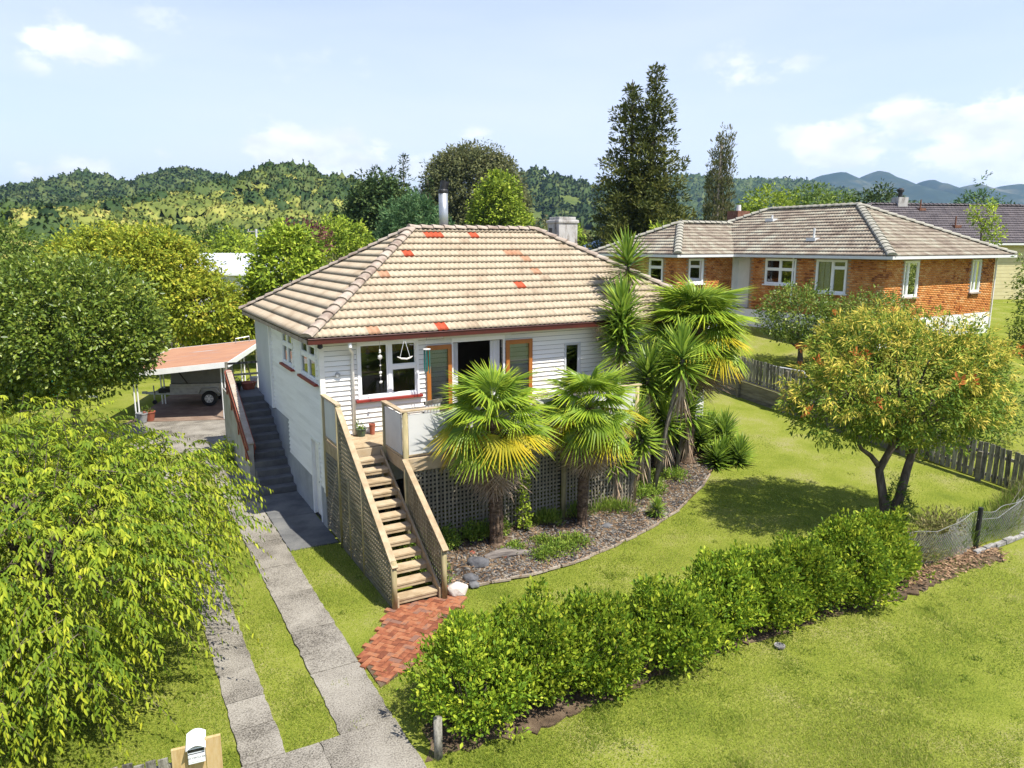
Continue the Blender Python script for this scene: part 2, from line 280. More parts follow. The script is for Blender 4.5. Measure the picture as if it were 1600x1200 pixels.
mat('hill_pasture', [(.05, .075, .022), (.10, .125, .035), (.19, .20, .07)], scale=.012, rough=1, coords='World', fine=1.0, bscale=.05, spec=0, detail=10)
mat('mountain', [(0.021, 0.0338, 0.024), (0.0315, 0.045, 0.028), (0.07, 0.075, 0.048), (0.154, 0.143, 0.104)], scale=.0035, rough=1, coords='World', fine=.8, bscale=.03, spec=0, detail=10, pos=[0, .5, .72, 1])
glassmat('glass')
LEAF = dict(
 cherry=[(.035, .07, .008), (.10, .155, .012), (.22, .26, .018), (.38, .37, .03)],
 camellia=[(.022, .042, .006), (.05, .08, .010), (.10, .135, .016), (.20, .215, .04)],
 autumn=[(.055, .085, .010), (.12, .155, .015), (.20, .22, .02), (.30, .24, .03)],
 hedge=[(.028, .06, .006), (.075, .13, .010), (.16, .21, .014), (.30, .31, .03)],
 lime=[(.045, .08, .01), (.11, .16, .016), (.21, .27, .022), (.31, .33, .05)],
 mid=[(.028, .055, .010), (.055, .095, .016), (.105, .15, .022), (.16, .19, .035)],
 dark=[(.012, .024, .010), (.024, .042, .014), (.045, .066, .02), (.07, .085, .028)],
 blue=[(.022, .055, .02), (.045, .095, .035), (.075, .135, .05), (.11, .16, .06)],
 gum=[(.038, .048, .018), (.07, .08, .028), (.115, .12, .045), (.16, .15, .07)],
 redwood=[(.014, .02, .005), (.030, .038, .009), (.056, .062, .013), (.095, .088, .022)],
 poplar=[(.035, .045, .014), (.07, .08, .024), (.12, .115, .045), (.19, .16, .08)],
 pieris=[(.03, .06, .010), (.08, .125, .015), (.18, .19, .022), (.36, .28, .05)],
 coral=[(.42, .09, .02), (.50, .14, .035), (.52, .21, .05), (.42, .10, .025)],
 plum=[(.05, .018, .02), (.08, .03, .03), (.11, .045, .04), (.14, .07, .05)],
 palm=[(.04, .075, .010), (.095, .15, .014), (.20, .25, .02), (.36, .33, .025)],
 palm_old=[(.14, .15, .015), (.27, .24, .018), (.45, .33, .02), (.55, .32, .03)],
 dead=[(.10, .065, .04), (.20, .14, .09), (.31, .235, .165), (.42, .34, .26)],
 yucca=[(.03, .06, .012), (.075, .125, .016), (.15, .21, .022), (.28, .31, .05)],
 cover=[(.04, .08, .012), (.09, .15, .02), (.16, .22, .03), (.24, .27, .05)],
 grass=[(.09, .14, .02), (.165, .215, .03), (.245, .275, .05), (.34, .315, .105)],
 scrub=[(.035, .05, .012), (.07, .085, .02), (.125, .135, .03), (.20, .18, .05)],
 forest=[(.016, .03, .010), (.03, .048, .015), (.05, .07, .022), (.08, .095, .03)],
 weeds=[(.05, .04, .02), (.09, .08, .03), (.13, .14, .04), (.26, .2, .1)])
LSC = dict(cherry=1.25, autumn=1.7, lime=1.6, hedge=1.6, palm=1.75, palm_old=1.55, yucca=1.9, pieris=1.85, camellia=2.1, forest=1.35, scrub=1.9, dark=1.75, redwood=1.9, grass=1.35, dead=1.5, coral=1.0)
for k, c in LEAF.items(): leafmat('leaf_'+k, [tuple(min(.75, x*LSC.get(k, 1.42)) for x in q) for q in c], trans=.12 if k in ('forest', 'scrub', 'dark', 'redwood', 'dead') else .5 if k == 'grass' else .27, rough=.36 if k in ('camellia', 'palm', 'yucca') else .55, spec=.3 if k in ('camellia', 'yucca') else .04 if k in ('grass', 'scrub', 'forest', 'dark') else .13)
# ------------------------------------------------------------------ frame of the plot: a runs along the street front of the house, b away from the street
TH = R(29); OX, OY = -4.60, 17.46
CA, SA = math.cos(TH), math.sin(TH)
def W(a, b, z=0.): return (OX+a*CA-b*SA, OY+a*SA+b*CA, z)
def AB(x, y): dx = x-OX; dy = y-OY; return dx*CA+dy*SA, -dx*SA+dy*CA
def sstep(x, a, b): t = np.clip((np.asarray(x, float)-a)/(b-a), 0, 1); return t*t*(3-2*t)
def lawn_z(x, y):
    a, b = AB(np.asarray(x, float), np.asarray(y, float))
    return sstep(a, 6.5, 17)*np.clip((b+7.3)*.085, 0, 1.3)
def nb_z(a, b):
    a = np.asarray(a, float); b = np.asarray(b, float)
    base = np.clip((b+7.3)*.085, 0, 1.3)
    return (base+.12+.5*sstep(b, -5, 1)+np.clip((a-18)*.16, 0, 1.3))*sstep(b, -15, -6)

def ragged(poly, step=.14, amp=.07, seed=1):
    q = random.Random(seed); out = []
    for (xa, ya), (xb, yb) in zip(poly, poly[1:]+poly[:1]):
        n = max(2, int(math.hypot(xb-xa, yb-ya)/step)); out += [(xa+(xb-xa)*k/n+q.uniform(-amp, amp), ya+(yb-ya)*k/n+q.uniform(-amp, amp)) for k in range(n)]
    return out
# ------------------------------------------------------------------ setting
def build_ground():
    xs = np.concatenate([np.linspace(-6000, -60, 14), np.arange(-44, 46, 1.), np.linspace(60, 6000, 14)])
    ys = np.concatenate([np.linspace(-3000, -20, 6), np.arange(-6, 60, 1.), np.linspace(75, 9000, 18)])
    X, Y = np.meshgrid(xs, ys); Z = lawn_z(X, Y); n, m = X.shape
    Z += .02*np.sin(X*1.3+Y*.7)*np.cos(Y*.9-X*.4)*(np.abs(X) < 40)-.02
    idx = np.arange(n*m).reshape(n, m); F = np.stack([idx[:-1, :-1], idx[:-1, 1:], idx[1:, 1:], idx[1:, :-1]], -1).reshape(-1, 4)
    tag(link('ground', npmesh('ground', np.stack([X, Y, Z], -1), F, smooth=True), None, 'lawn'), kind='structure')
    As = np.concatenate([np.arange(18.05, 40, 1.), [45, 60, 80]]); Bs = np.arange(-15, 60, 1.)
    A_, B_ = np.meshgrid(As, Bs); Zn = nb_z(A_, B_)+.01; n, m = A_.shape
    V = [W(a, b, z) for a, b, z in zip(A_.ravel(), B_.ravel(), Zn.ravel())]; idx = np.arange(n*m).reshape(n, m)
    F = np.stack([idx[:-1, :-1], idx[:-1, 1:], idx[1:, 1:], idx[1:, :-1]], -1).reshape(-1, 4).tolist()
    for col in (0,):                                        # bank face behind the boundary fence
        k0 = len(V); V += [W(As[0], b, -.3) for b in Bs]
        F += [(k0+i, idx[i, 0], idx[i+1, 0], k0+i+1) for i in range(n-1)]
    tag(link('neighbour_lawn', npmesh('neighbour_lawn', V, F, smooth=True), None, 'lawn'), kind='structure')
build_ground()

def build_drive():
    root = tag(thing('driveway', 'x', 'x', W(0, 0, 0), TH), kind='structure'); del root['label']; del root['category']
    q = random.Random(3)
    def slab(a0, a1, b0, b1, m='concrete', z=.014):
        j = .008; d = lambda: q.uniform(-.016, .016); c4 = [(a0+j, b0+j), (a1-j, b0+j), (a1-j, b1-j), (a0+j, b1-j)]; P = []
        for (xa, ya), (xb, yb) in zip(c4, c4[1:]+c4[:1]):
            n = max(3, int(math.hypot(xb-xa, yb-ya)/.13))
            for k in range(n): f = k/n; side = abs(yb-ya) > abs(xb-xa); P.append((xa+(xb-xa)*f+(d() if side else 0), ya+(yb-ya)*f+(d()*.35 if not side else 0)))
        zz = z+q.uniform(-.004, .004); MB().prism(P, -.05, zz).build('slab', m, root, bevel=.006)
    b = -7.95
    for L in (1.75, 1.5, 1.62, 1.45, 1.55, 1.5, 1.6, 1.5, 1.55, 1.5, 1.55, 1.5):
        slab(-2.0, -1.17, b, b+L); b += L
        if b > 9: break
    b = -7.95
    for L in (.82, .75, .9, .8, .72, .95, .85, .8, .9, .8, 1.4, 1.5, 1.5, 1.5, 1.5):
        slab(-3.36, -2.76, b, b+L); b += L
        if b > 8.5: break
    for a0, a1, b0, b1 in ((-3.4, -2.3, -9.6, -7.95), (-2.3, -1.16, -9.6, -7.95), (-3.4, -2.3, -12, -9.6), (-2.3, -1.0, -12, -9.6)): slab(a0, a1, b0, b1)
    for a0, a1, b0, b1 in ((-1.17, -.02, -.95, 1.3), (-1.17, -.02, 1.3, 3.3), (-1.17, -1.03, 3.3, 6.0), (-1.9, -1.03, 9.2, 11.5), (-3.6, -1.9, 9.2, 11.5)): slab(a0, a1, b0, b1, 'concrete_dark' if a1 > -.2 else 'concrete')  # pad beside the house: its shade is put into the darker concrete colour
    slab(-4.9, -2.6, 11.5, 14.2); slab(-2.6, .2, 11.5, 13.6)
build_drive()

def build_path():
    root = thing('brick_path', 'x', 'x', W(0, 0, 0), TH); del root['label']; del root['category']; root['kind'] = 'structure'
    poly = [(-.05, -4.62), (1.45, -4.72), (1.3, -5.15), (.55, -5.7), (-.35, -6.72), (-1.1, -7.1), (-1.12, -6.05), (-.5, -5.35)]
    def inside(x, y):
        c = False; n = len(poly)
        for i in range(n):
            x1, y1 = poly[i]; x2, y2 = poly[(i+1) % n]
            if (y1 > y) != (y2 > y) and x < (x2-x1)*(y-y1)/(y2-y1)+x1: c = not c
        return c
    me = MB().box(-.112, .112, -.053, .053, -.04, .03).mesh('brick'); me.materials.append(MATS['paver'])
    MB().prism(poly, -.05, .012).build('sand_bed', 'soil', root)
    q = random.Random(8); w = .113; rot = R(38)
    # herringbone lattice: cell (i,j): horizontal brick at (x=i*w*... ) using the classic 4-step repeat
    for r in range(-30, 30):
        for c in range(-10, 10):
            x0 = (r+4*c)*w; y0 = r*w
            for (cx, cy, rz) in ((x0+w, y0+w/2, 0), (x0+2.5*w, y0, math.pi/2)):
                X = cx*math.cos(rot)-cy*math.sin(rot)-.1; Y = cx*math.sin(rot)+cy*math.cos(rot)-5.8
                if inside(X, Y):
                    o = link('brick', me, root); o.location = (X, Y, q.uniform(-.006, .004)); o.rotation_euler = (q.uniform(-.02, .02), q.uniform(-.02, .02), rot+rz+q.uniform(-.03, .03))
build_path()

# ------------------------------------------------------------------ tiled roofs
TW, TG = .30, .352
def tile_verts(nx=8):
    xs = np.linspace(0, TW, nx+1); V = []
    prof = .020*np.cos(xs/TW*4*math.pi)
    rows = [(.05, .0, -.012), (-.012, .040, 0), (TG*.5, .032, 0), (TG+.02, .006, 0)]   # y, z, lip offset
    for y, z, lo in rows:
        for x, p in zip(xs, prof): V.append((x, y, z+p+lo))
    n = nx+1; F = [(r*n+i, r*n+i+1, (r+1)*n+i+1, (r+1)*n+i) for r in range(3) for i in range(nx)]
    return np.array(V), np.array(F)
TV, TF = tile_verts()
def slope_tiles(o, e, u, L, S, xmin, xmax, keep=None, nx=8):
    """tiles on one roof plane; keep(i,j) -> True for tiles made as objects of their own. returns joined verts/faces/tints and list of kept matrices"""
    TVn, TFn = (TV, TF) if nx == 8 else tile_verts(nx)
    o, e, u = (np.array(k, float) for k in (o, e, u)); n = np.cross(e, u); Vs = []; Fs = []; Ts = []; kept = []; c = 0; rr = np.random.default_rng(4)
    for j in range(int(math.ceil(S/TG))):
        off = (j % 2)*TW*.5
        for i in range(-1, int(L/TW)+2):
            x0 = i*TW+off; y0 = j*TG; y1 = min(y0+TG, S)
            lo, hi = max(xmin(y0), xmin(y1)), min(xmax(y0), xmax(y1)); lo0, hi0 = min(xmin(y0), xmin(y1)), max(xmax(y0), xmax(y1))
            if x0+TW <= lo0+.01 or x0 >= hi0-.01: continue
            if x0 >= lo and x0+TW <= hi and y0+TG <= S and keep is not None and keep(x0, y0, i, j):
                p = o+e*x0+u*y0; kept.append((Matrix(((e[0], u[0], n[0], p[0]), (e[1], u[1], n[1], p[1]), (e[2], u[2], n[2], p[2]), (0, 0, 0, 1))), x0+TW/2, y0+TG/2)); continue
            v = TVn.copy(); v[:, 0] += x0; v[:, 1] = np.minimum(v[:, 1]+y0, S+.01)
            yy = np.clip(v[:, 1], 0, S); v[:, 0] = np.clip(v[:, 0], [xmin(k) for k in yy], [xmax(k) for k in yy])
            Vs.append(o+v[:, :1]*e+v[:, 1:2]*u+v[:, 2:]*n); Fs.append(TFn+c); c += len(v); Ts.append(np.full(len(v), rr.random()*.999))
    return (np.concatenate(Vs), np.concatenate(Fs), np.concatenate(Ts), kept) if Vs else (None, None, None, kept)
def caps(parent, p, q, m, r=.14, step=.36, lift=.06, name='ridge_cap'):
    p = Vector(p); q = Vector(q); d = (q-p); L = d.length; d.normalize(); sd = d.cross(Vector((0, 0, 1))).normalized(); up = sd.cross(d); n = max(1, int(L/step)); st = L/n
    vs = []; fs = []; K = 7
    for k, (y, rr, dz) in enumerate(((-.02, r*1.08, .02), (st+.03, r*.9, -.012))):
        for s in range(K):
            an = math.pi*(s/(K-1)); vs.append((math.cos(an)*rr, y, math.sin(an)*rr*.62+dz-.03))
    fs = [(s, s+1, K+s+1, K+s) for s in range(K-1)]+[tuple(range(K-1, -1, -1))]
    me = bpy.data.meshes.new(name); me.from_pydata(vs, [], fs); me.materials.append(MATS[m]); me.update()
    for i in range(n):
        o = link(name, me, parent); c = p+d*(i*st)+up*lift
        o.matrix_basis = Matrix(((sd.x, d.x, up.x, c.x), (sd.y, d.y, up.y, c.y), (sd.z, d.z, up.z, c.z), (0, 0, 0, 1)))

# ------------------------------------------------------------------ walls with openings
def rect_minus(x0, x1, z0, z1, holes):
    """split a rectangle into rectangles around holes"""
    zs = sorted({z0, z1, *[min(max(h[k], z0), z1) for h in holes for k in (2, 3)]}); out = []
    for a, b in zip(zs, zs[1:]):
        cut = sorted((max(h[0], x0), min(h[1], x1)) for h in holes if h[2] < b-1e-6 and h[3] > a+1e-6 and h[0] < x1 and h[1] > x0); x = x0
        for c0, c1 in cut:
            if c0 > x+1e-6: out.append((x, c0, a, b))
            x = max(x, c1)
        if x < x1-1e-6: out.append((x, x1, a, b))
    return out
BEX = .124
def boards(wall, f, x0, x1, z0, z1, holes, m='white_board', limit=None):
    """weatherboards as single pieces; f(x, depth, z) -> local point, depth is positive out of the wall"""
    k = 0; z = z0
    while z < z1-.02:
        zt = min(z+BEX-.015, z1)
        xe = x1 if limit is None else limit(z)
        if xe > x0:
            hs = [h for h in holes if h[2] < z+BEX*.6 and h[3] > z+BEX*.4]
            for a, b, _, _ in rect_minus(x0, xe, 0, 1, [(h[0], h[1], 0, 1) for h in hs]):
                P = [f(a, .0, z), f(b, .0, z), f(b, .045, z), f(a, .045, z), f(a, .0, zt), f(b, .0, zt), f(b, .008, zt), f(a, .008, zt)]
                MB().hexa(P).build('weatherboard', m, wall)
        z += BEX
def fixbox(f, x0, x1, d0, d1, z0, z1): return [f(x0, d0, z0), f(x1, d0, z0), f(x1, d1, z0), f(x0, d1, z0), f(x0, d0, z1), f(x1, d0, z1), f(x1, d1, z1), f(x0, d1, z1)]
def window(house, f, x0, x1, z0, z1, mull=(), trans=(), sill='red_sill', fm='white_paint', fw=.07, sill_out=.13):
    w = MB()
    w.hexa(fixbox(f, x0, x0+fw, -.06, .055, z0, z1)); w.hexa(fixbox(f, x1-fw, x1, -.06, .055, z0, z1))
    w.hexa(fixbox(f, x0+fw, x1-fw, -.06, .055, z0, z0+fw)); w.hexa(fixbox(f, x0+fw, x1-fw, -.06, .055, z1-fw, z1))
    wo = w.build('window', fm, house, bevel=.004)
    xs = [x0+fw]+[k for mm in mull for k in (mm-fw*.6, mm+fw*.6)]+[x1-fw]
    for mm in mull: MB().hexa(fixbox(f, mm-fw*.6, mm+fw*.6, -.05, .045, z0+fw, z1-fw)).build('mullion', fm, wo)
    for i in range(0, len(xs), 2):
        a, b = xs[i], xs[i+1]; tz = [t for k, t in trans if k == i//2]; zz = [z0+fw]+[q for t in tz for q in (t-.035, t+.035)]+[z1-fw]
        for t in tz: MB().hexa(fixbox(f, a, b, -.045, .04, t-.035, t+.035)).build('transom', fm, wo)
        for k in range(0, len(zz), 2):
            c, d = zz[k], zz[k+1]; s = MB(); e = .035
            for bx in ((a, a+e, c, d), (b-e, b, c, d), (a+e, b-e, c, c+e), (a+e, b-e, d-e, d)): s.hexa(fixbox(f, bx[0], bx[1], -.03, .03, bx[2], bx[3]))
            s.build('sash', fm, wo); MB().hexa(fixbox(f, a+e, b-e, -.004, .004, c+e, d-e)).build('pane', 'glass', wo)
    if sill: MB().hexa(fixbox(f, x0-.07, x1+.07, -.02, sill_out, z0-.06, z0-.003)).build('sill', sill, wo)
    return wo

# ------------------------------------------------------------------ the weatherboard house
RED_TILES = [(3.84, 3.68), (6.24, 4.71), (3.48, .17), (6.74, 1.82), (4.71, 4.72), (5.05, 4.72)]
ORANGE_TILES = [(7.05, 3.61), (7.31, 3.53), (7.55, 3.23), (7.5, 2.65), (2.69, 2.54), (1.71, .22), (9.2, 1.2)]
ZE, ZR, RA0, RA1, RB0, RB1 = 4.86, 7.50, -.42, 12.77, -.42, 8.42
def build_house():
    H = thing('weatherboard_house', 'white weatherboard house on a raised base with a hipped pale concrete tile roof', 'house', W(0, 0, 0), TH)
    half = (RB1-RB0)/2; pitch = math.atan2(ZR-ZE, half); S = half/math.cos(pitch); c, s = math.cos(pitch), math.sin(pitch); Lf = RA1-RA0; Ls = RB1-RB0
    RZ = ZR
    front = lambda x, d, z: (x, -d, z)
    left = lambda x, d, z: (-d, x, z)
    fh = [(.88, 2.5, 3.22, 4.66), (3.47, 4.96, 2.36, 4.50), (6.95, 7.5, 3.3, 4.26)]
    lh = [(.30, 1.95, 3.66, 4.62), (2.80, 4.18, 3.66, 4.62)]
    # front wall
    w = MB()
    for a, b, z0, z1 in rect_minus(0.02, 12.33, .0, 4.80, fh): w.hexa(fixbox(front, a, b, -.12, 0, z0, z1))
    fw = w.build('wall', 'wall_lining', H); boards(fw, front, .07, 12.35, 1.02, 4.74, fh)
    # left wall
    w = MB(); dh = (.46, 1.20, .05, 2.12)
    for a, b, z0, z1 in rect_minus(.14, 7.98, .0, 4.80, lh+[dh]): w.hexa(fixbox(left, a, b, -.12, 0, z0, z1))
    lw = w.build('wall', 'wall_lining', H)
    boards(lw, left, .07, 5.72, 1.04, 4.74, lh+[(.40, 1.26, 0, 2.16)], limit=lambda z: 3.9 if z < 1.98 else (5.72))
    w = MB()
    for a, b, z0, z1 in rect_minus(.0, 7.9, .0, 1.05, [(.40, 1.26, 0, 2.2)]): w.hexa(fixbox(left, a, b, 0, .03, z0, z1))
    w.hexa(fixbox(left, 3.9, 7.9, 0, .0305, 1.05, 2.0)); w.build('foundation', 'plaster', H)
    MB().hexa(fixbox(left, 5.80, 8.0, 0, .10, 2.0, 4.74)).build('porch_wall', 'grey_paint', H)
    MB().hexa(fixbox(left, 5.72, 5.80, 0, .112, 2.0, 4.745)).build('corner_trim', 'white_paint', H)
    MB().box(12.23, 12.35, .0, 8.0, 0, 4.8).build('wall', 'white_board', H)
    MB().box(.02, 12.23, 7.88, 8.0, 0, 4.8).build('wall', 'white_board', H)
    MB().box(-.049, .07, -.049, .07, .95, 4.74).build('corner_trim', 'white_board', H)
    MB().box(12.32, 12.385, -.034, .06, 1.0, 4.74).build('corner_trim', 'white_board', H)
    MB().box(.14, 12.2, .14, 7.85, 2.12, 2.30).build('floor', 'room', H)
    MB().box(.14, 12.2, 3.9, 4.0, 2.3, 4.79).build('inner_wall', 'room', H)
    MB().box(-.0, 12.34, 0.01, 7.99, 4.801, 4.83).build('ceiling', 'room', H)
    # windows
    window(H, front, .88, 2.5, 3.22, 4.66, mull=(1.72,), trans=((1, 3.98),))
    window(H, front, 6.95, 7.5, 3.3, 4.26, fw=.04, fm='grey_paint', sill='grey_paint')
    window(H, left, .30, 1.95, 3.66, 4.62, mull=(1.12,), trans=((0, 4.25), (1, 4.25)))
    window(H, left, 2.80, 4.18, 3.66, 4.62, mull=(3.5,), trans=((0, 4.25), (1, 4.25)))
    MB().hexa(fixbox(front, .93, 2.46, -.16, -.14, 4.36, 4.62)).build('blind', 'orange_wood', H)
    # french doors standing open against the wall
    d = MB()
    for x0, x1, z0, z1 in ((3.42, 3.47, 2.36, 4.5), (4.96, 5.01, 2.36, 4.5), (3.42, 5.01, 4.5, 4.60)): d.hexa(fixbox(front, x0, x1, -.11, .05, z0, z1))
    d.build('door_frame', 'white_paint', H)
    MB().hexa(fixbox(front, 3.2, 5.2, 0.047, .075, 4.605, 4.70)).build('door_header', 'soffit', H)
    for x0, x1 in ((2.70, 3.41), (5.03, 5.86)):
        d = MB(); e = .11
        for bx in ((x0, x0+e, 2.4, 4.46), (x1-e, x1, 2.4, 4.46), (x0+e, x1-e, 2.4, 2.66), (x0+e, x1-e, 4.34, 4.46)): d.hexa(fixbox(front, bx[0], bx[1], .055, .10, bx[2], bx[3]))
        dl = d.build('door', 'orange_wood', H, bevel=.004); MB().hexa(fixbox(front, x0+e, x1-e, .072, .078, 2.66, 4.34)).build('pane', 'glass', dl)
        MB().tube([(x1-e/2 if x0 < 4 else x0+e/2, -.10, 3.35), (x1-e/2 if x0 < 4 else x0+e/2, -.16, 3.35)], .02, 8).build('handle', 'galv', dl)
    for x0, x1 in ((3.49, 3.66), (4.62, 4.92)):
        n = 12; vs = []; 
        for i in range(n+1):
            x = x0+(x1-x0)*i/n; y = .10+.03*math.sin(i*2.1); vs += [(x, y, 2.36), (x+.01, y, 4.46)]
        MB().add(vs, [(2*i, 2*i+2, 2*i+3, 2*i+1) for i in range(n)]).build('curtain', 'fabric_white', H, smooth=True)
    # basement door
    d = MB()
    for x0, x1, z0, z1 in ((.40, .48, .04, 2.16), (1.18, 1.26, .04, 2.16), (.48, 1.18, 2.08, 2.16)): d.hexa(fixbox(left, x0, x1, -.08, .05, z0, z1))
    d.build('door_frame', 'white_paint', H)
    bd = MB().hexa(fixbox(left, .48, 1.18, -.08, -.04, .05, 2.08)).build('door', 'white_board', H)
    MB().hexa(fixbox(left, .482, .52, -.039, -.02, .05, 2.08)).build('door_edge', 'maroon', bd); MB().tube([(-.01+.05, .62, 1.05), (-.03, .62, 1.05)], .022, 8).build('handle', 'galv', bd)
    # eaves
    MB().box(RA0+.06, RA1-.06, RB0+.06, -.034, 4.745, 4.775).build('soffit', 'soffit', H); MB().box(RA0+.06, -.114, -.034, 8.36, 4.746, 4.776).build('soffit', 'soffit', H)
    MB().box(RA0+.01, RA0+.06, RB0+.02, RB1-.02, 4.73, 4.845).build('fascia', 'roof_cap', H)
    for (x0, x1, y0, y1) in ((RA0+.02, RA1+.08, RB0-.10, RB0+.02), (RA1-.02, RA1+.10, RB0+.02, RB1+.02), (RA0+.02, RA1-.02, RB1-.02, RB1+.1)):
        g = MB(); g.box(x0, x1, y0, y1, 4.73, 4.76)
        if x1-x0 > 1: g.box(x0, x1, y0, y0+.018, 4.76, 4.865); g.box(x0, x1, y1-.018, y1, 4.76, 4.85); g.box(x0, x0+.018, y0+.018, y1-.018, 4.76, 4.86); g.tube([(x0, y0-.004, 4.858), (x1, y0-.004, 4.858)], .014, 6)
        else: g.box(x0, x0+.018, y0, y1, 4.76, 4.86); g.box(x1-.018, x1, y0, y1, 4.76, 4.86)
        g.build('gutter', 'maroon', H)
    dp = MB(); dp.tube([(.60, -.44, 4.74), (.60, -.44, 4.60)], .05, 10); dp.build('pipe_outlet', 'white_paint', H)
    MB().tube([(.60, -.44, 4.64), (.60, -.42, 4.57), (.75, -.12, 4.42), (.75, -.085, 4.30), (.75, -.085, 2.36)], .037, 10).build('downpipe', 'white_board', H, smooth=True)
    lm = MB(); lm.tube([(-.0, -.033, 4.62), (-.02, -.16, 4.64)], .02, 6); lm.lathe([(.03, 4.58), (.07, 4.62), (.06, 4.70), (.02, 4.72)], (-.05, -.20), 10); lm.build('outdoor_lamp', 'black_metal', H)
    # roof
    rf = MB(); e = .02
    A_ = (RA0, RB0, ZE-e); B_ = (RA1, RB0, ZE-e); C_ = (RA1, RB1, ZE-e); D_ = (RA0, RB1, ZE-e); P_ = (RA0+half, RB0+half, RZ-e); Q_ = (RA1-half, RB0+half, RZ-e)
    rf.add([A_, B_, C_, D_, P_, Q_], [(0, 1, 5, 4), (1, 2, 5), (2, 3, 4, 5), (3, 0, 4), (3, 2, 1, 0)])
    roof = rf.build('roof', 'wall_lining', H)
    hipx = lambda y: min(y, S)*c
    me = npmesh('tile', TV, TF); me.materials.append(MATS['roof_tile'])
    meR = npmesh('tile', TV, TF); meR.materials.append(MATS['roof_tile_red']); meO = npmesh('tile', TV, TF); meO.materials.append(MATS['roof_tile_orange'])
    red = RED_TILES; orange = ORANGE_TILES
    near = lambda x, y, lst: any(abs(x+TW/2-p) < TW*.5 and abs(y+TG/2-q) < TG*.5 for p, q in lst)
    Vs = []; c0 = 0; Fs = []; Ts = []
    for o, ee, uu, L, kp in (((RA0, RB0, ZE), (1, 0, 0), (0, c, s), Lf, lambda x, y, i, j: j < 8 and (x < 11.3) or near(x, y, red) or near(x, y, orange)),
                             ((RA0, RB1, ZE), (0, -1, 0), (c, 0, s), Ls, None), ((RA1, RB0, ZE), (0, 1, 0), (-c, 0, s), Ls, None), ((RA1, RB1, ZE), (-1, 0, 0), (0, -c, s), Lf, None)):
        v, f, t, kept = slope_tiles(o, ee, uu, L, S, hipx, lambda y, L=L: L-hipx(y), kp)
        Vs.append(v); Fs.append(f+c0); Ts.append(t); c0 += len(v)
        for M_, cx, cy in kept:
            k = meR if near(cx-TW/2, cy-TG/2, red) else meO if near(cx-TW/2, cy-TG/2, orange) else me
            ob = link('tile', k, roof); ob.matrix_basis = M_
    tm = npmesh('upper_tiles', np.concatenate(Vs), np.concatenate(Fs), np.concatenate(Ts)); tag(link('upper_tiles', tm, roof, 'roof_tile'), kind='stuff')
    for p, q in ((A_, P_), (B_, Q_), (C_, Q_), (D_, P_)):
        dv = (Vector(q)-Vector(p)).normalized(); caps(roof, Vector(p)+dv*.05, q, 'roof_cap', r=.15, lift=.075)
    caps(roof, Vector(P_)-Vector((.1, 0, 0)), Vector(Q_)+Vector((.1, 0, 0)), 'roof_cap', r=.16, lift=.06)
    # flue
    fl = MB().tube([(5.2, 4.35, 7.2), (5.2, 4.35, 8.62)], .145, 18).build('flue', 'galv', roof, smooth=True)
    # galvanised flashing and cowl
    fl2 = MB().lathe([(.26, 7.44), (.21, 7.53), (.155, 7.56)], (5.2, 4.35), 16).build('flue_flashing', 'galv_dull', roof)
    cw = MB(); cw.lathe([(.15, 8.60), (.16, 8.62), (.16, 8.68), (.13, 8.72)], (5.2, 4.35), 16)
    K = 12; vs = []; 
    for zz, rr, tl in ((8.70, .13, 0), (8.80, .15, .1), (8.95, .16, .22)):
        for k in range(K+1):
            an = R(20)+R(230)*k/K; vs.append((5.2+.02+rr*math.cos(an)+tl*.35, 4.35+rr*math.sin(an), zz+.10*math.sin(an*.5)*tl*2))
    cw.add(vs, [(r*(K+1)+k, r*(K+1)+k+1, (r+1)*(K+1)+k+1, (r+1)*(K+1)+k) for r in range(2) for k in range(K)]); cw.build('flue_cowl', 'black_metal', roof)
    # chimney
    ch = MB(); ch.box(10.35, 11.17, 5.65, 6.45, 6.2, 7.92); ch.box(10.31, 11.21, 5.61, 6.49, 7.80, 7.90); ch.box(10.40, 11.12, 5.70, 6.40, 7.92, 8.02); ch.build('chimney', 'chimney', roof, bevel=.015)
    MB().tube([(10.18, 5.95, 6.4), (10.18, 5.95, 7.62)], .06, 10).build('vent_pipe', 'black_metal', roof)
    return H
build_house()

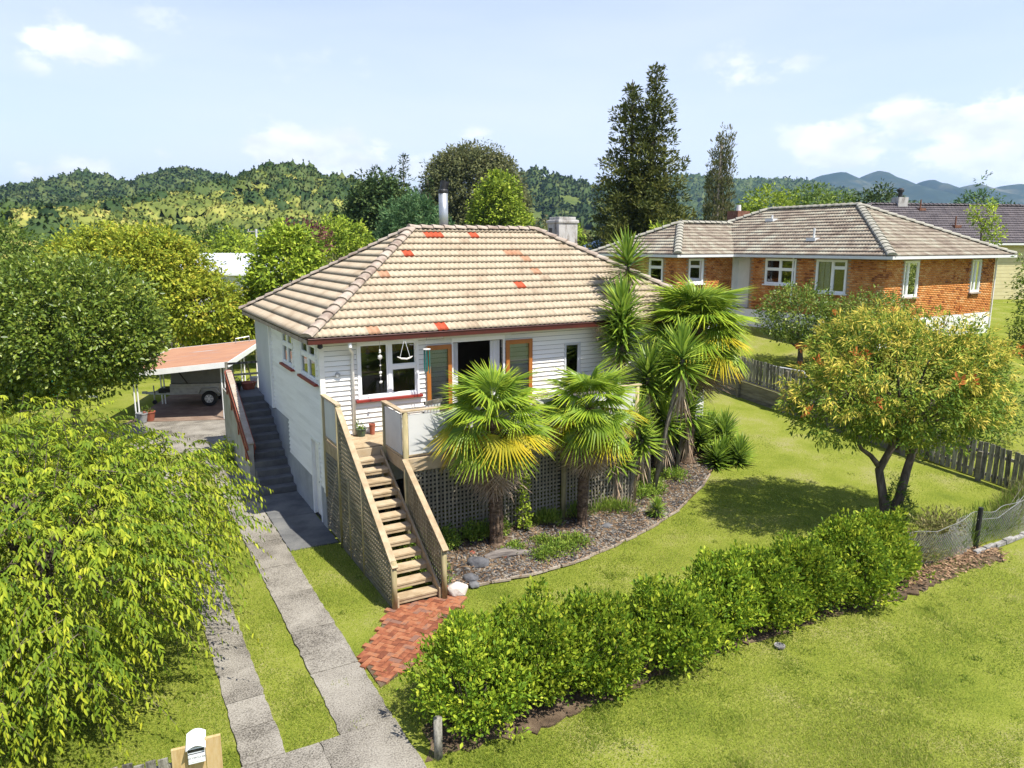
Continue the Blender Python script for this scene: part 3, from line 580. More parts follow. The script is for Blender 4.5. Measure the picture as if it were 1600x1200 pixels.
# ------------------------------------------------------------------ deck and staircase
DZ, DF, DR = 2.34, -2.65, 7.6
def slats(parent, quad, m, gap=.098, w=.045, t=.014, name='slat'):
    """trellis in the plane quad = (origin, ex, ez, lower(x), upper(x), x0, x1): each slat a piece"""
    o, ex, lower, upper, x0, x1, nrm = quad; o = Vector(o); ex = Vector(ex); nz = Vector((0, 0, 1)); nrm = Vector(nrm)
    x = x0+w
    while x < x1-w*.5:
        a, b = lower(x), upper(x)
        if b-a > .05: MB().hexa([o+ex*(x-w/2)+nz*a, o+ex*(x+w/2)+nz*a, o+ex*(x+w/2)+nz*a+nrm*t, o+ex*(x-w/2)+nz*a+nrm*t, o+ex*(x-w/2)+nz*upper(x-w/2), o+ex*(x+w/2)+nz*upper(x+w/2), o+ex*(x+w/2)+nz*upper(x+w/2)+nrm*t, o+ex*(x-w/2)+nz*upper(x-w/2)+nrm*t]).build(name, m, parent)
        x += gap
    zmax = max(upper(x0+(x1-x0)*k/20) for k in range(21)); zmin = min(lower(x0+(x1-x0)*k/20) for k in range(21)); z = zmin+gap*.7
    while z < zmax-w*.3:
        xs = [x0+(x1-x0)*k/160 for k in range(161)]; ins = [q for q in xs if lower(q) <= z-w*.3 and upper(q) >= z+w*.3]
        if len(ins) > 3:
            p, q = ins[0], ins[-1]; off = nrm*(t+.0015)
            MB().hexa([o+ex*p+nz*(z-w/2)+off, o+ex*q+nz*(z-w/2)+off, o+ex*q+nz*(z-w/2)+off+nrm*t, o+ex*p+nz*(z-w/2)+off+nrm*t, o+ex*p+nz*(z+w/2)+off, o+ex*q+nz*(z+w/2)+off, o+ex*q+nz*(z+w/2)+off+nrm*t, o+ex*p+nz*(z+w/2)+off+nrm*t]).build(name, m, parent)
        z += gap
def build_deck():
    D = thing('deck', 'raised timber deck with white panelled railing and trellis skirt below', 'deck', W(0, 0, 0), TH)
    b = DF
    while b < -.06:                                         # decking boards
        e = min(b+.135, -.035); MB().box(.06 if b > -1.36 else 1.12, DR, b, e, DZ-.03, DZ).build('decking_board', 'timber_new', D); b += .142
    for bx in ((1.05, DR+.05, DF-.05, DF, 2.04, DZ+.005), (-.02, 1.02, -1.38, -1.335, 2.05, DZ-.005), (1.06, 1.105, DF, -1.335, 2.045, DZ), (-.02, .028, -1.33, -.03, 2.05, DZ+.006), (DR, DR+.05, DF, -.04, 2.05, DZ+.005)):
        MB().box(*bx).build('rim_beam', 'timber_new', D, bevel=.006)
    for a, bb, z0, z1 in ((1.12, DF+.04, 0, 3.40), (1.07, -1.42, 0, 3.40), (.0, -.12, .9, 3.42), (.0, -1.30, 0, 3.42), (3.05, DF+.10, 0, 2.04), (5.25, DF-.03, .0, 2.04), (DR-.05, DF+.04, 0, 3.38), (4.4, DF+.05, DZ, 3.38)):
        MB().tube([(a, bb, z0), (a, bb, z1)], .062, 12).build('post', 'timber_post', D, smooth=True)
    for P in (((1.18, DF+.02, 2.44), (DR-.1, DF+.02, 2.44)), ): MB().box(1.19, DR-.12, DF+.022, DF+.045, 2.42, 3.33).build('rail_panel', 'rail_panel', D)
    MB().box(1.05, 1.075, DF+.11, -1.49, 2.42, 3.33).build('rail_panel', 'rail_panel', D)
    MB().box(-.012, .012, -1.24, -.18, 2.46, 3.36).build('rail_panel', 'rail_panel', D); MB().box(DR-.06, DR-.035, DF+.1, -.05, 2.42, 3.33).build('rail_panel', 'rail_panel', D)
    for bx in ((1.0, DR+.06, DF-.02, DF+.10, 3.40, 3.44), (1.0, 1.13, DF+.1002, -1.37, 3.40, 3.44), (-.065, .065, -1.36, -.04, 3.42, 3.46), (1.13, DR-.12, DF+.01, DF+.06, 2.38, 2.42), (1.03, 1.10, DF+.1, -1.49, 2.38, 2.42), (-.03, .03, -1.25, -.17, 2.41, 2.46)):
        MB().box(*bx).build('cap_rail', 'timber_new', D, bevel=.005)
    gz = lambda x: .16
    slats(D, ((0, DF-.004, 0), (1, 0, 0), gz, lambda x: 2.03, 1.2, 5.18, (0, 1, 0)), 'lattice')
    slats(D, ((0, DF-.004, 0), (1, 0, 0), gz, lambda x: 2.03, 5.32, DR, (0, 1, 0)), 'lattice')
    slats(D, ((.0, 0, 0), (0, -1, 0), lambda x: .05, lambda x: 2.04, .06, 1.24, (-1, 0, 0)), 'lattice')
    MB().box(-.022, .02, -1.24, -.06, 1.96, 2.04).build('batten', 'lattice', D)
    # bench on the deck, bowl on the cap rail
    return D
build_deck()
def build_stairs():
    S = thing('timber_staircase', 'steep open timber staircase with trellis sides leading up to the deck', 'staircase', W(0, 0, 0), TH)
    n = 12; rise = DZ/(n+1); b0, b1 = -1.42, -4.74; run = (b0-b1)/n
    for k in range(n):
        z = rise*(k+1); b = b1+run*k; MB().box(.085, .93, b, b+run*.98, z-.045, z).build('tread', 'timber_new', S, bevel=.006)
        if k % 1 == 0: MB().box(.09, .925, b+run*.05, b+run*.09, z-.11, z-.047).build('nosing', 'timber_new', S)
    for a in (.04, .935):
        MB().hexa([(a, b1-.06, -.02), (a+.045, b1-.06, -.02), (a+.045, b0, DZ-.36), (a, b0, DZ-.36), (a, b1-.06, .24), (a+.045, b1-.06, .24), (a+.045, b0, DZ-.04), (a, b0, DZ-.04)]).build('stringer', 'timber_new', S)
    sl = (3.42-1.08)/(-1.28+4.62)
    topL = lambda x: 3.40+(-x+1.28)*sl                       # x = -b
    topR = lambda x: 1.16+(4.78-x)*sl*.86
    for a, bb, z1 in ((.0, -4.78, 1.0), (1.03, -4.84, 1.12), (.0, -2.95, topL(2.95)-.06), (1.03, -2.86, topR(2.86)-.05), (-.0, -2.0, 1.9)):
        MB().tube([(a, bb, -.05), (a, bb, z1)], .055 if z1 < 1.2 else .045, 12).build('post', 'timber_post', S, smooth=True)
    MB().bar((.0, -1.24, topL(1.24)), (.0, -4.86, topL(4.86)), .13, .042).build('handrail', 'timber_new', S, bevel=.005)
    MB().bar((1.03, DF-.12, topR(-DF+.12)), (1.03, -4.94, topR(4.94)), .13, .042).build('handrail', 'timber_new', S, bevel=.005)
    slats(S, ((.0, 0, 0), (0, -1, 0), lambda x: .04, lambda x: topL(x)-.025, 1.37, 4.72, (-1, 0, 0)), 'lattice_light', gap=.095)
    slats(S, ((1.03, 0, 0), (0, -1, 0), lambda x: max(.05, (4.86-x)*sl*.98-.1), lambda x: topR(x)-.025, 2.72, 4.78, (1, 0, 0)), 'lattice_light', gap=.095)
    MB().box(-.022, .022, -1.50, -1.42, .02, topL(1.5)-.03).build('batten', 'lattice', S); MB().box(-.03, .02, -4.7, -1.4, .0, .07).build('batten', 'lattice', S)
    return S
build_stairs()

# things on and by the deck
def small_pot(name, label, loc, r, h, m, leaf=None, nleaf=60, ll=.12, grp=None):
    t = thing(name, label, 'plant pot', loc, 0, grp); MB().lathe([(r*.7, 0), (r, h*.9), (r*1.08, h*.9), (r*1.08, h), (r*.85, h), (r*.8, h*.8)], n=12).build('pot', m, t)
    if leaf: foliage_part(t, 'leaves', leaf, [(0, 0, h+ll*.5, r*1.1, r*1.1, ll*.8)], nleaf//6, 6, ll, ll*.35, .05)
    return t

def build_steps():
    S = thing('concrete_steps', 'grey concrete steps with a rendered side wall climbing to the back door', 'steps', W(0, 0, 0), TH)
    n = 12; rise = 2.16/n; b0 = 3.32; run = .345
    for k in range(n):
        b = b0+run*k; e = b+run if k < n-1 else 9.1
        MB().box(-.98, -.026, b, e, 0 if k < 2 else max(0, rise*(k-2)), rise*(k+1)).build('step', 'concrete_dark', S, bevel=.012)
    z = lambda b: 1.30+(b-4.4)*(2.86-1.30)/(7.7-4.4)
    MB().hexa([(-1.12, 4.35, 0), (-.985, 4.35, 0), (-.985, 7.95, 0), (-1.12, 7.95, 0), (-1.12, 4.35, z(4.35)), (-.985, 4.35, z(4.35)), (-.985, 7.95, z(7.75)), (-1.12, 7.95, z(7.75))]).build('side_wall', 'stair_wall', S)
    MB().box(-1.12, -.985, 7.95, 9.1, 0, 2.16).build('landing_wall', 'stair_wall', S)
    MB().bar((-1.05, 4.32, z(4.32)+.03), (-1.05, 7.8, z(7.8)+.03), .17, .05).build('coping', 'edging', S)
    MB().bar((-.93, 4.4, z(4.4)-.16), (-.93, 7.9, z(7.9)-.16), .045, .12).build('handrail', 'red_wood', S); MB().bar((-1.05, 7.7, z(7.7)+.05), (-1.05, 8.1, z(7.7)+.05), .16, .05).build('handrail', 'red_wood', S)
    MB().bar((-1.15, 4.3, z(4.3)-.10), (-1.15, 7.95, z(7.95)-.10), .04, .10).build('handrail', 'red_wood', S); MB().bar((-1.15, 4.3, z(4.3)-.42), (-1.15, 7.95, z(7.95)-.42), .03, .08).build('lower_rail', 'red_wood', S)
    for bb in (4.75, 5.9, 7.05, 7.85): MB().box(-1.16, -1.125, bb, bb+.07, z(bb)-.78, z(bb)-.08).build('rail_post', 'red_wood', S)
    for bb in (4.7, 5.6, 6.5, 7.4, 7.85): MB().box(-.96, -.90, bb, bb+.06, z(bb)-.75, z(bb)-.1).build('baluster', 'red_wood', S)
    for zz in (2.55, 2.95):
        MB().box(-.95, .3, 9.06, 9.10, zz, zz+.07).build('guard_rail', 'old_timber', S)
    MB().box(-.99, -.9, 9.02, 9.11, 2.16, 3.05).build('post', 'old_timber', S); MB().box(.22, .31, 9.02, 9.09, 2.16, 3.05).build('post', 'old_timber', S)
build_steps()

# ------------------------------------------------------------------ carport and trailer
CPX, CPY, CPR = -11.71, 29.28, R(8)
def build_carport():
    C = thing('carport', 'low open carport with a rust orange flat roof and white posts', 'carport', (CPX, CPY, 0), CPR)
    zr = lambda x: 2.36+(x-.1)*.09                            # falls to the left
    x0, x1, y0, y1 = -4.0, .32, -.25, 7.0
    MB().hexa([(x0, y0, zr(x0)-.02), (x1, y0, zr(x1)-.02), (x1, y1, zr(x1)-.02), (x0, y1, zr(x0)-.02), (x0, y0, zr(x0)+.03), (x1, y0, zr(x1)+.03), (x1, y1, zr(x1)+.03), (x0, y1, zr(x0)+.03)]).build('roof', 'carport_roof', C)
    MB().bar((x0, y0-.02, zr(x0)-.07), (x1+.02, y0-.02, zr(x1)-.07), .035, .22).build('fascia', 'white_paint', C); MB().bar((x1+.02, y0, zr(x1)-.07), (x1+.02, y1, zr(x1)-.07), .035, .22).build('fascia', 'white_paint', C)
    MB().bar((x0, y1+.02, zr(x0)-.07), (x1, y1+.02, zr(x1)-.07), .035, .22).build('fascia', 'white_paint', C); MB().bar((x0-.02, y0, zr(x0)-.07), (x0-.02, y1, zr(x0)-.07), .035, .22).build('fascia', 'white_paint', C)
    for yy in (.1, 2.3, 4.5, 6.7): MB().bar((x0+.05, yy, zr(x0)-.10), (x1-.05, yy, zr(x1)-.10), .05, .14).build('rafter', 'white_paint', C)
    for px, py in ((0, 0), (-3.38, 0), (.05, 6.75), (-3.4, 6.75), (-3.4, 3.3), (.05, 3.4), (-1.7, 6.75)):
        for d in (-.055, .075): MB().tube([(px+d, py, 0), (px+d, py, zr(px)-.05)], .03, 8).build('post', 'white_paint', C)
    MB().bar((-.05, 4.2, 2.2), (-.05, 5.6, .6), .06, .03).build('brace', 'old_timber', C)
    MB().tube([(-.25, 6.6, zr(0)+.02), (-.25, 6.6, zr(0)+.26), (-.8, 6.2, zr(0)+.20), (-.8, 6.2, zr(0))], .03, 6).build('roof_bar', 'galv', C)
    MB().box(-3.75, .25, -.12, 6.9, -.05, .03).build('slab', 'carport_slab', C); MB().prism([(-4.2, -4.2), (2.2, -4.8), (2.0, -.13), (-4.0, -.13)], -.05, .011).build('apron', 'concrete', C)
build_carport()
def build_trailer():
    T = thing('box_trailer', 'galvanised box trailer with a grey canvas cover parked under the carport', 'trailer', (CPX-2.2, CPY+2.55, .03), CPR)
    x0, x1, y0, y1, z0, z1 = -1.1, 1.35, -.1, 1.35, .52, .98
    MB().box(x0, x1, y0, y1, z0, z0+.04).build('floor', 'galv_dull', T)
    for bx in ((x0, x1, y0, y0+.03, z0+.04, z1), (x0, x1, y1-.03, y1, z0+.04, z1), (x0, x0+.03, y0+.03, y1-.03, z0+.04, z1), (x1-.03, x1, y0+.03, y1-.03, z0+.04, z1)):
        p = MB().box(*bx).build('side_panel', 'galv_dull', T)
        if bx[1]-bx[0] > 1:
            for zz in (.68, .82): MB().box(bx[0]+.02, bx[1]-.02, bx[2]-.012, bx[2]-.001, zz, zz+.03).build('rib', 'galv', p)
    v = [(x0+.02, y0+.02, z1+.004), (x1-.02, y0+.02, z1+.004), (x1-.02, y1-.02, z1+.004), (x0+.02, y1-.02, z1+.004), (x0+.12, y0+.08, 1.98), (x1-.1, y0+.08, 2.02), (x1-.1, y1-.08, 2.02), (x0+.12, y1-.08, 1.98)]
    cv = MB().hexa(v).build('canvas_cover', 'canvas', T, bevel=.06)
    MB().bar((x0+.75, y0+.01, z1+.03), (x0+.15, y0+.05, 1.9), .012, .05).build('strap', 'black_metal', cv)
    for y in (.25, 1.0): MB().bar((x0, y, z0-.02), (x0-1.25, .62, z0-.04), .06, .09).build('drawbar', 'galv_dull', T)
    MB().box(x0-1.4, x0-1.2, .56, .68, z0-.06, z0+.04).build('coupling', 'galv', T); MB().box(x0-.62, x0-.02, .3, .95, z0+.0, z0+.2).build('tool_box', 'black_metal', T, bevel=.02)
    j = MB().tube([(x0-.85, .45, .18), (x0-.85, .45, .85)], .03, 8).build('jockey_wheel', 'galv', T); MB().tube([(x0-.85, .42, .10), (x0-.85, .48, .10)], .10, 12).build('tyre', 'rubber', j)
    for yy in (-.16, 1.30):
        w = MB().tube([(.55, yy-.10, .33), (.55, yy+.10, .33)], .33, 22).build('wheel', 'rubber', T, smooth=False); MB().tube([(.55, yy-.112, .33), (.55, yy-.07, .33)], .19, 16).build('rim', 'galv', w)
        for k in range(6): MB().bar((.55, yy-.118, .33), (.55+.18*math.cos(k*1.047), yy-.118, .33+.18*math.sin(k*1.047)), .03, .02, (0, 1, 0)).build('spoke', 'white_paint', w)
        g = MB(); K = [(.10, .55), (.22, .78), (.88, .78), (1.02, .55)]
        for (xa, za), (xb, zb) in zip(K, K[1:]): g.bar((xa, yy, za), (xb, yy, zb), .26, .02, (0, 0, 1) if abs(zb-za) < .1 else (1, 0, 0))
        g.build('mudguard', 'galv', T)
    MB().tube([(.55, -.1, .33), (.55, 1.3, .33)], .03, 8).build('axle', 'black_metal', T)
build_trailer()

# ------------------------------------------------------------------ boundary fence with retaining sleepers
def build_boundary():
    a0 = 17.92
    F = thing('picket_fence', 'weathered timber picket fence standing on a sleeper retaining wall along the lawn', 'fence', W(a0, 0, 0), TH)
    gz = lambda b: float(np.clip((b+7.3)*.085, 0, 1.3)); ht = lambda b: .62*float(sstep(b, -4.6, -1.5))+.05
    me = MB().box(0, .022, -.065, .065, 0, 1).mesh('picket'); me.materials.append(MATS['old_timber']); q = random.Random(2)
    b = -8.2
    while b < 15:
        h = 1.10 if b < -4 else .98
        o = link('picket', me, F); o.location = (-.03, b, gz(b)+ht(b)+.02); o.scale = (1, 1, h+q.uniform(-.02, .02)); o.rotation_euler = (q.uniform(-.03, .03), q.uniform(-.02, .02), 0); b += .172
    k = -8.3
    while k < 15:
        e = k+2.4
        for dz in (.18, .80): MB().bar((.028, k, gz(k)+ht(k)+dz), (.028, e, gz(e)+ht(e)+dz), .045, .09).build('rail', 'old_timber', F)
        MB().box(-.15, -.04, k-.06, k+.06, gz(k)-.2, gz(k)+ht(k)+(.95 if k > -5 else .85)).build('post', 'sleeper', F)
        if k > -5.5:
            for r in range(4):
                z0 = gz(k)-.06+r*.175; z1 = gz(e)-.06+r*.175
                if r*.175 > ht(e)+.06: continue
                MB().hexa([(-.02, k+.01, z0), (.05, k+.01, z0), (.05, e-.01, z1), (-.02, e-.01, z1), (-.02, k+.01, z0+.168), (.05, k+.01, z0+.168), (.05, e-.01, z1+.168), (-.02, e-.01, z1+.168)]).build('sleeper', 'sleeper', F)
            MB().bar((-.04, k, gz(k)+ht(k)+.05), (-.04, e, gz(e)+ht(e)+.05), .14, .035).build('capping', 'edging', F)
        k = e
build_boundary()
def build_nb_gate():
    x, y, _ = W(20.4, 1.2, 0); z = float(nb_z(20.4, 1.2))
    G = thing('grey_picket_panel', 'short grey picket panel standing on the neighbouring lawn behind the flowering tree', 'fence', (x, y, z), R(25))
    for k in range(11): MB().box(k*.14, k*.14+.11, 0, .02, .05, .85).build('picket', 'old_timber', G)
    for zz in (.2, .65): MB().box(0, 1.55, .021, .06, zz, zz+.07).build('rail', 'old_timber', G)
    MB().box(-.1, -.01, -.03, .07, 0, .95).build('post', 'sleeper', G)
    x, y, _ = W(17.7, 2.0, 0)
    Hn = thing('wire_hoop', 'white tubular wire hoop leaning on top of the picket fence', 'frame', W(17.98, .6, float(nb_z(18.1, .6))+.45), TH)
    MB().tube([(0, 0, 0), (0, 0, .55), (0, .1, .66), (0, 1.7, .66), (0, 1.8, .55), (0, 1.8, 0)], .022, 6).build('frame', 'white_paint', Hn)
    for k in range(1, 14): MB().tube([(0, .13*k, .1), (0, .13*k, .65)], .008, 5).build('wire', 'white_paint', Hn)
build_nb_gate()

# ------------------------------------------------------------------ brick house next door
def build_brick_house():
    cx, cy = 15.8, 31.4; ang = R(31.5)                        # local x = away to the right along the street end, y = away along the long side
    H = thing('brick_house', 'orange brick house with a brown hipped tile roof behind the picket fence', 'house', (cx, cy, 0), ang)
    ZB, ZT, ZG = 3.80, 6.42, 1.9; WX, LY = 8.9, 15.6; ea = .55; zr = 6.55
    side = lambda x, d, z: (-d, x, z); endf = lambda x, d, z: (x, -d, z)
    sh = [(1.8, 3.36, 4.86, 6.36), (4.46, 6.24, 5.12, 6.36), (7.25, 8.4, 3.82, 6.4)]
    eh = [(1.3, 2.4, 4.76, 6.34), (6.8, 7.6, 4.80, 6.34)]
    wn = [(.75, 1.75, 5.1, 6.34)]; wo_ = [(1.0, 2.0, 5.0, 6.34)]; WP = 3.85
    wnear = lambda x, d, z: (x-WP, 8.4-d, z); wout = lambda x, d, z: (-WP-d, 8.4+x, z)
    q = random.Random(6)
    # side wall and end wall: mortar core with proud bricks
    for f, L, holes, xs in ((side, 8.4, sh, 0.0), (endf, WX, eh, 0.0), (wnear, WP, wn, 0.), (wout, 6.15, wo_, 0.)):
        m = MB()
        for a, b, z0, z1 in rect_minus(.12 if f in (endf, wout) else 0., L, ZB, ZT, holes): m.hexa(fixbox(f, a, b, -.12, 0, z0, z1))
        wl = m.build('wall', 'mortar', H); V = []; Fc = []; T = []; n = 0; row = 0; z = ZB+.004
        while z+.074 < ZT:
            x = (-.115 if row % 2 else 0)
            while x < L:
                a, b = max(x, 0), min(x+.224, L)
                if b-a > .05 and not any(h[0]-.01 < b and h[1]+.01 > a and h[2] < z+.07 and h[3] > z for h in holes):
                    P = fixbox(f, a, b, .0, .012+q.uniform(-.003, .003), z, z+.072); V += P; Fc += [tuple(i+n for i in ff) for ff in ((0,3,2,1),(4,5,6,7),(0,1,5,4),(1,2,6,5),(2,3,7,6),(3,0,4,7))]
                    qd = any(abs(k-(a+b)/2) < .2 for h in holes for k in (h[0]-.1, h[1]+.1)) or a < .25 or b > L-.25
                    tv = q.random()*.8+.15 if not (qd and row % 2) else q.random()*.15
                    T += [min(.99, tv)]*8; n += 8
                x += .234
            z += .083; row += 1
        tag(link('bricks', npmesh('bricks', V, Fc, T), wl, 'brick'), kind='stuff')
        base = MB()
        base.hexa(fixbox(f, 0, L, -.12 if f is side else -.1, .02, ZG-1.2, ZB)); base.build('foundation', 'white_paint', H)
    MB().box(WX-.12, WX, .12, LY, ZG, ZT).build('wall', 'mortar', H); MB().box(.0, WX, LY, LY+.12, ZG, ZT).build('wall', 'mortar', H)
    MB().box(.2, WX-.2, .2, LY-.1, ZB-.15, ZB).build('floor', 'room', H); MB().box(3.6, 3.7, .2, LY, ZB, ZT).build('inner_wall', 'room', H)
    window(H, side, 1.8, 3.36, 4.86, 6.36, mull=(2.5,), trans=((0, 6.0),), sill='white_paint'); window(H, side, 4.46, 6.24, 5.12, 6.36, mull=(5.35,), trans=((0, 5.85), (1, 5.85)), sill='white_paint')
    window(H, wnear, .75, 1.75, 5.1, 6.34, sill='white_paint'); window(H, wout, 1.0, 2.0, 5.0, 6.34, sill='white_paint', trans=((0, 5.9),))
    window(H, endf, 1.3, 2.4, 4.76, 6.34, sill='edging', mull=(1.62,)); window(H, endf, 6.8, 7.6, 4.80, 6.34, sill='edging', mull=(7.15,))
    MB().hexa(fixbox(side, 7.25, 8.4, -.5, -.4, 3.82, 6.4)).build('porch_wall', 'white_paint', H); MB().hexa(fixbox(side, 7.19, 7.25, -.5, .0, 3.82, 6.4)).build('porch_wall', 'white_paint', H)
    MB().box(.6, .9, 7.4, 7.7, 3.8, 4.3).build('porch_box', 'black_metal', H)
    MB().tube([(-.08, 4.6, 6.45), (-.08, 4.6, 6.2), (-.05, 4.62, 6.1), (-.05, 4.62, 4.2)], .04, 8).build('downpipe', 'white_paint', H); MB().tube([(8.93, -.06, 6.4), (8.93, -.06, 3.0)], .04, 8).build('downpipe', 'white_paint', H)
    for k, (x, z) in enumerate(((2.75, 5.4), (3.05, 5.4))): MB().hexa(fixbox(side, x, x+.25, -.14, -.12, 4.95, 6.3)).build('curtain', 'fabric_white', H)
    # roof: main hipped block and a lower wing beyond
    def hip(x0, x1, y0, y1, hipfar, ridge_lift=0):
        hw = (x1-x0)/2; rise = hw*math.tan(R(25.5)); S = hw/math.cos(R(25.5)); c, s = math.cos(R(25.5)), math.sin(R(25.5)); L = y1-y0
        e = .02; far = y1-hw if hipfar else y1
        P = [(x0, y0, zr-e), (x1, y0, zr-e), (x1, y1, zr-e), (x0, y1, zr-e), (x0+hw, y0+hw, zr+rise-e), (x0+hw, far, zr+rise-e)]
        ro = MB().add(P, [(1, 0, 3, 2), (0, 1, 4), (1, 2, 5, 4), (2, 3, 5), (3, 0, 4, 5)]).build('roof', 'wall_lining', H)
        hx = lambda y: min(y, S)*c; Vs = []; Fs = []; Ts = []; k = 0
        for o, ee, uu, LL, xm, xM in (((x0, y1, zr), (0, -1, 0), (c, 0, s), L, (hx if hipfar else (lambda y: 0)), (lambda y: L-hx(y))), ((x0, y0, zr), (1, 0, 0), (0, c, s), x1-x0, hx, lambda y: x1-x0-hx(y)),
                                      ((x1, y0, zr), (0, 1, 0), (-c, 0, s), L, hx, (lambda y: L-hx(y)) if hipfar else (lambda y: L))):
            v, f, t, _ = slope_tiles(o, ee, uu, LL, S, xm, xM, None, nx=6); Vs.append(v); Fs.append(f+k); Ts.append(t); k += len(v)
        tag(link('tiles', npmesh('tiles', np.concatenate(Vs), np.concatenate(Fs), np.concatenate(Ts)), ro, 'nb_tile'), kind='stuff')
        caps(ro, P[0], P[4], 'nb_cap', r=.19, lift=.08, step=.42); caps(ro, P[1], P[4], 'nb_cap', r=.19, lift=.08, step=.42); caps(ro, P[4], P[5], 'nb_cap', r=.19, lift=.08, step=.42)
        if hipfar: caps(ro, P[3], P[5], 'nb_cap', r=.19, lift=.08, step=.42)
        return ro
    r1 = hip(-ea, WX+ea, -ea, 15.0, True)
    # projecting wing: ridge runs into the main roof, hipped outer end
    tn = math.tan(R(25.5)); c, s = math.cos(R(25.5)), math.sin(R(25.5)); wx0, wy0, wy1 = -WP-ea, 8.4-ea, 14.55; hw = (wy1-wy0)/2; S = hw/c; e = .02; zq = zr+hw*tn
    r2 = MB().add([(wx0, wy0, zr-e), (3.0, wy0, zr-e), (3.0, wy1, zr-e), (wx0, wy1, zr-e), (wx0+hw, wy0+hw, zq-e), (3.0, wy0+hw, zq-e)], [(0, 1, 5, 4), (2, 3, 4, 5), (3, 0, 4), (0, 3, 2, 1)]).build('roof', 'wall_lining', H)
    hx = lambda y: min(y, S)*c; Vs = []; Fs = []; Ts = []; k = 0
    for o, ee, uu, LL, xm, xM in (((wx0, wy0, zr), (1, 0, 0), (0, c, s), 3.0-wx0, hx, lambda y: min(3.0-wx0, -ea-wx0+hx(y)+.15)), ((wx0, wy1, zr), (0, -1, 0), (c, 0, s), wy1-wy0, hx, lambda y: wy1-wy0-hx(y))):
        v, f, t, _ = slope_tiles(o, ee, uu, LL, S, xm, xM, None, nx=6); Vs.append(v); Fs.append(f+k); Ts.append(t); k += len(v)
    tag(link('tiles', npmesh('tiles', np.concatenate(Vs), np.concatenate(Fs), np.concatenate(Ts)), r2, 'nb_tile'), kind='stuff')
    caps(r2, (wx0, wy0, zr), (wx0+hw, wy0+hw, zq), 'nb_cap', r=.19, lift=.08, step=.42); caps(r2, (wx0, wy1, zr), (wx0+hw, wy0+hw, zq), 'nb_cap', r=.19, lift=.08, step=.42); caps(r2, (wx0+hw, wy0+hw, zq), (hw-ea, wy0+hw, zq), 'nb_cap', r=.19, lift=.08, step=.42)
    g = MB(); g.box(-ea-.1, -ea+.02, -ea-.1, wy0-.1, zr-.13, zr-.01); g.box(-ea+.02, WX+ea+.1, -ea-.1, -ea+.02, zr-.13, zr-.01); g.box(wx0-.1, -ea+.02, wy0-.1, wy0+.02, zr-.131, zr-.011); g.box(wx0-.1, wx0+.02, wy0+.02, wy1, zr-.13, zr-.01); g.build('gutter', 'soffit', H)
    MB().box(-ea+.03, -.02, -ea+.03, 8.38, 6.43, 6.46).build('soffit', 'soffit', H); MB().box(-.01, WX+ea, -ea+.03, -.02, 6.43, 6.46).build('soffit', 'soffit', H); MB().box(wx0+.03, -.56, wy0+.03, 8.38, 6.431, 6.461).build('soffit', 'soffit', H); MB().box(wx0+.03, -WP-.02, 8.39, wy1, 6.43, 6.46).build('soffit', 'soffit', H)
    for x, y, h in ((.9, 4.3, .55), (3.1, 8.6, .3)):
        zz = zr+(x+ea)*math.tan(R(25.5)); MB().tube([(x, y, zz), (x, y, zz+h)], .05, 8).build('vent_pipe', 'soffit', r1); MB().box(x-.25, x+.2, y-.25, y+.25, zz-.05, zz+.1).build('flashing', 'soffit', r1)
    ch = MB(); ch.box(3.9, 4.9, 11.7, 12.5, 6.6, 8.95); ch.build('chimney', 'chimney_brick', r1); MB().box(.0, .9, 8.33, 8.40, 3.82, 6.4).build('porch_wall', 'white_paint', H); MB().lathe([(.14, 8.95), (.12, 9.3)], (4.4, 12.1), 10).build('chimney_pot', 'soffit', r1)
build_brick_house()
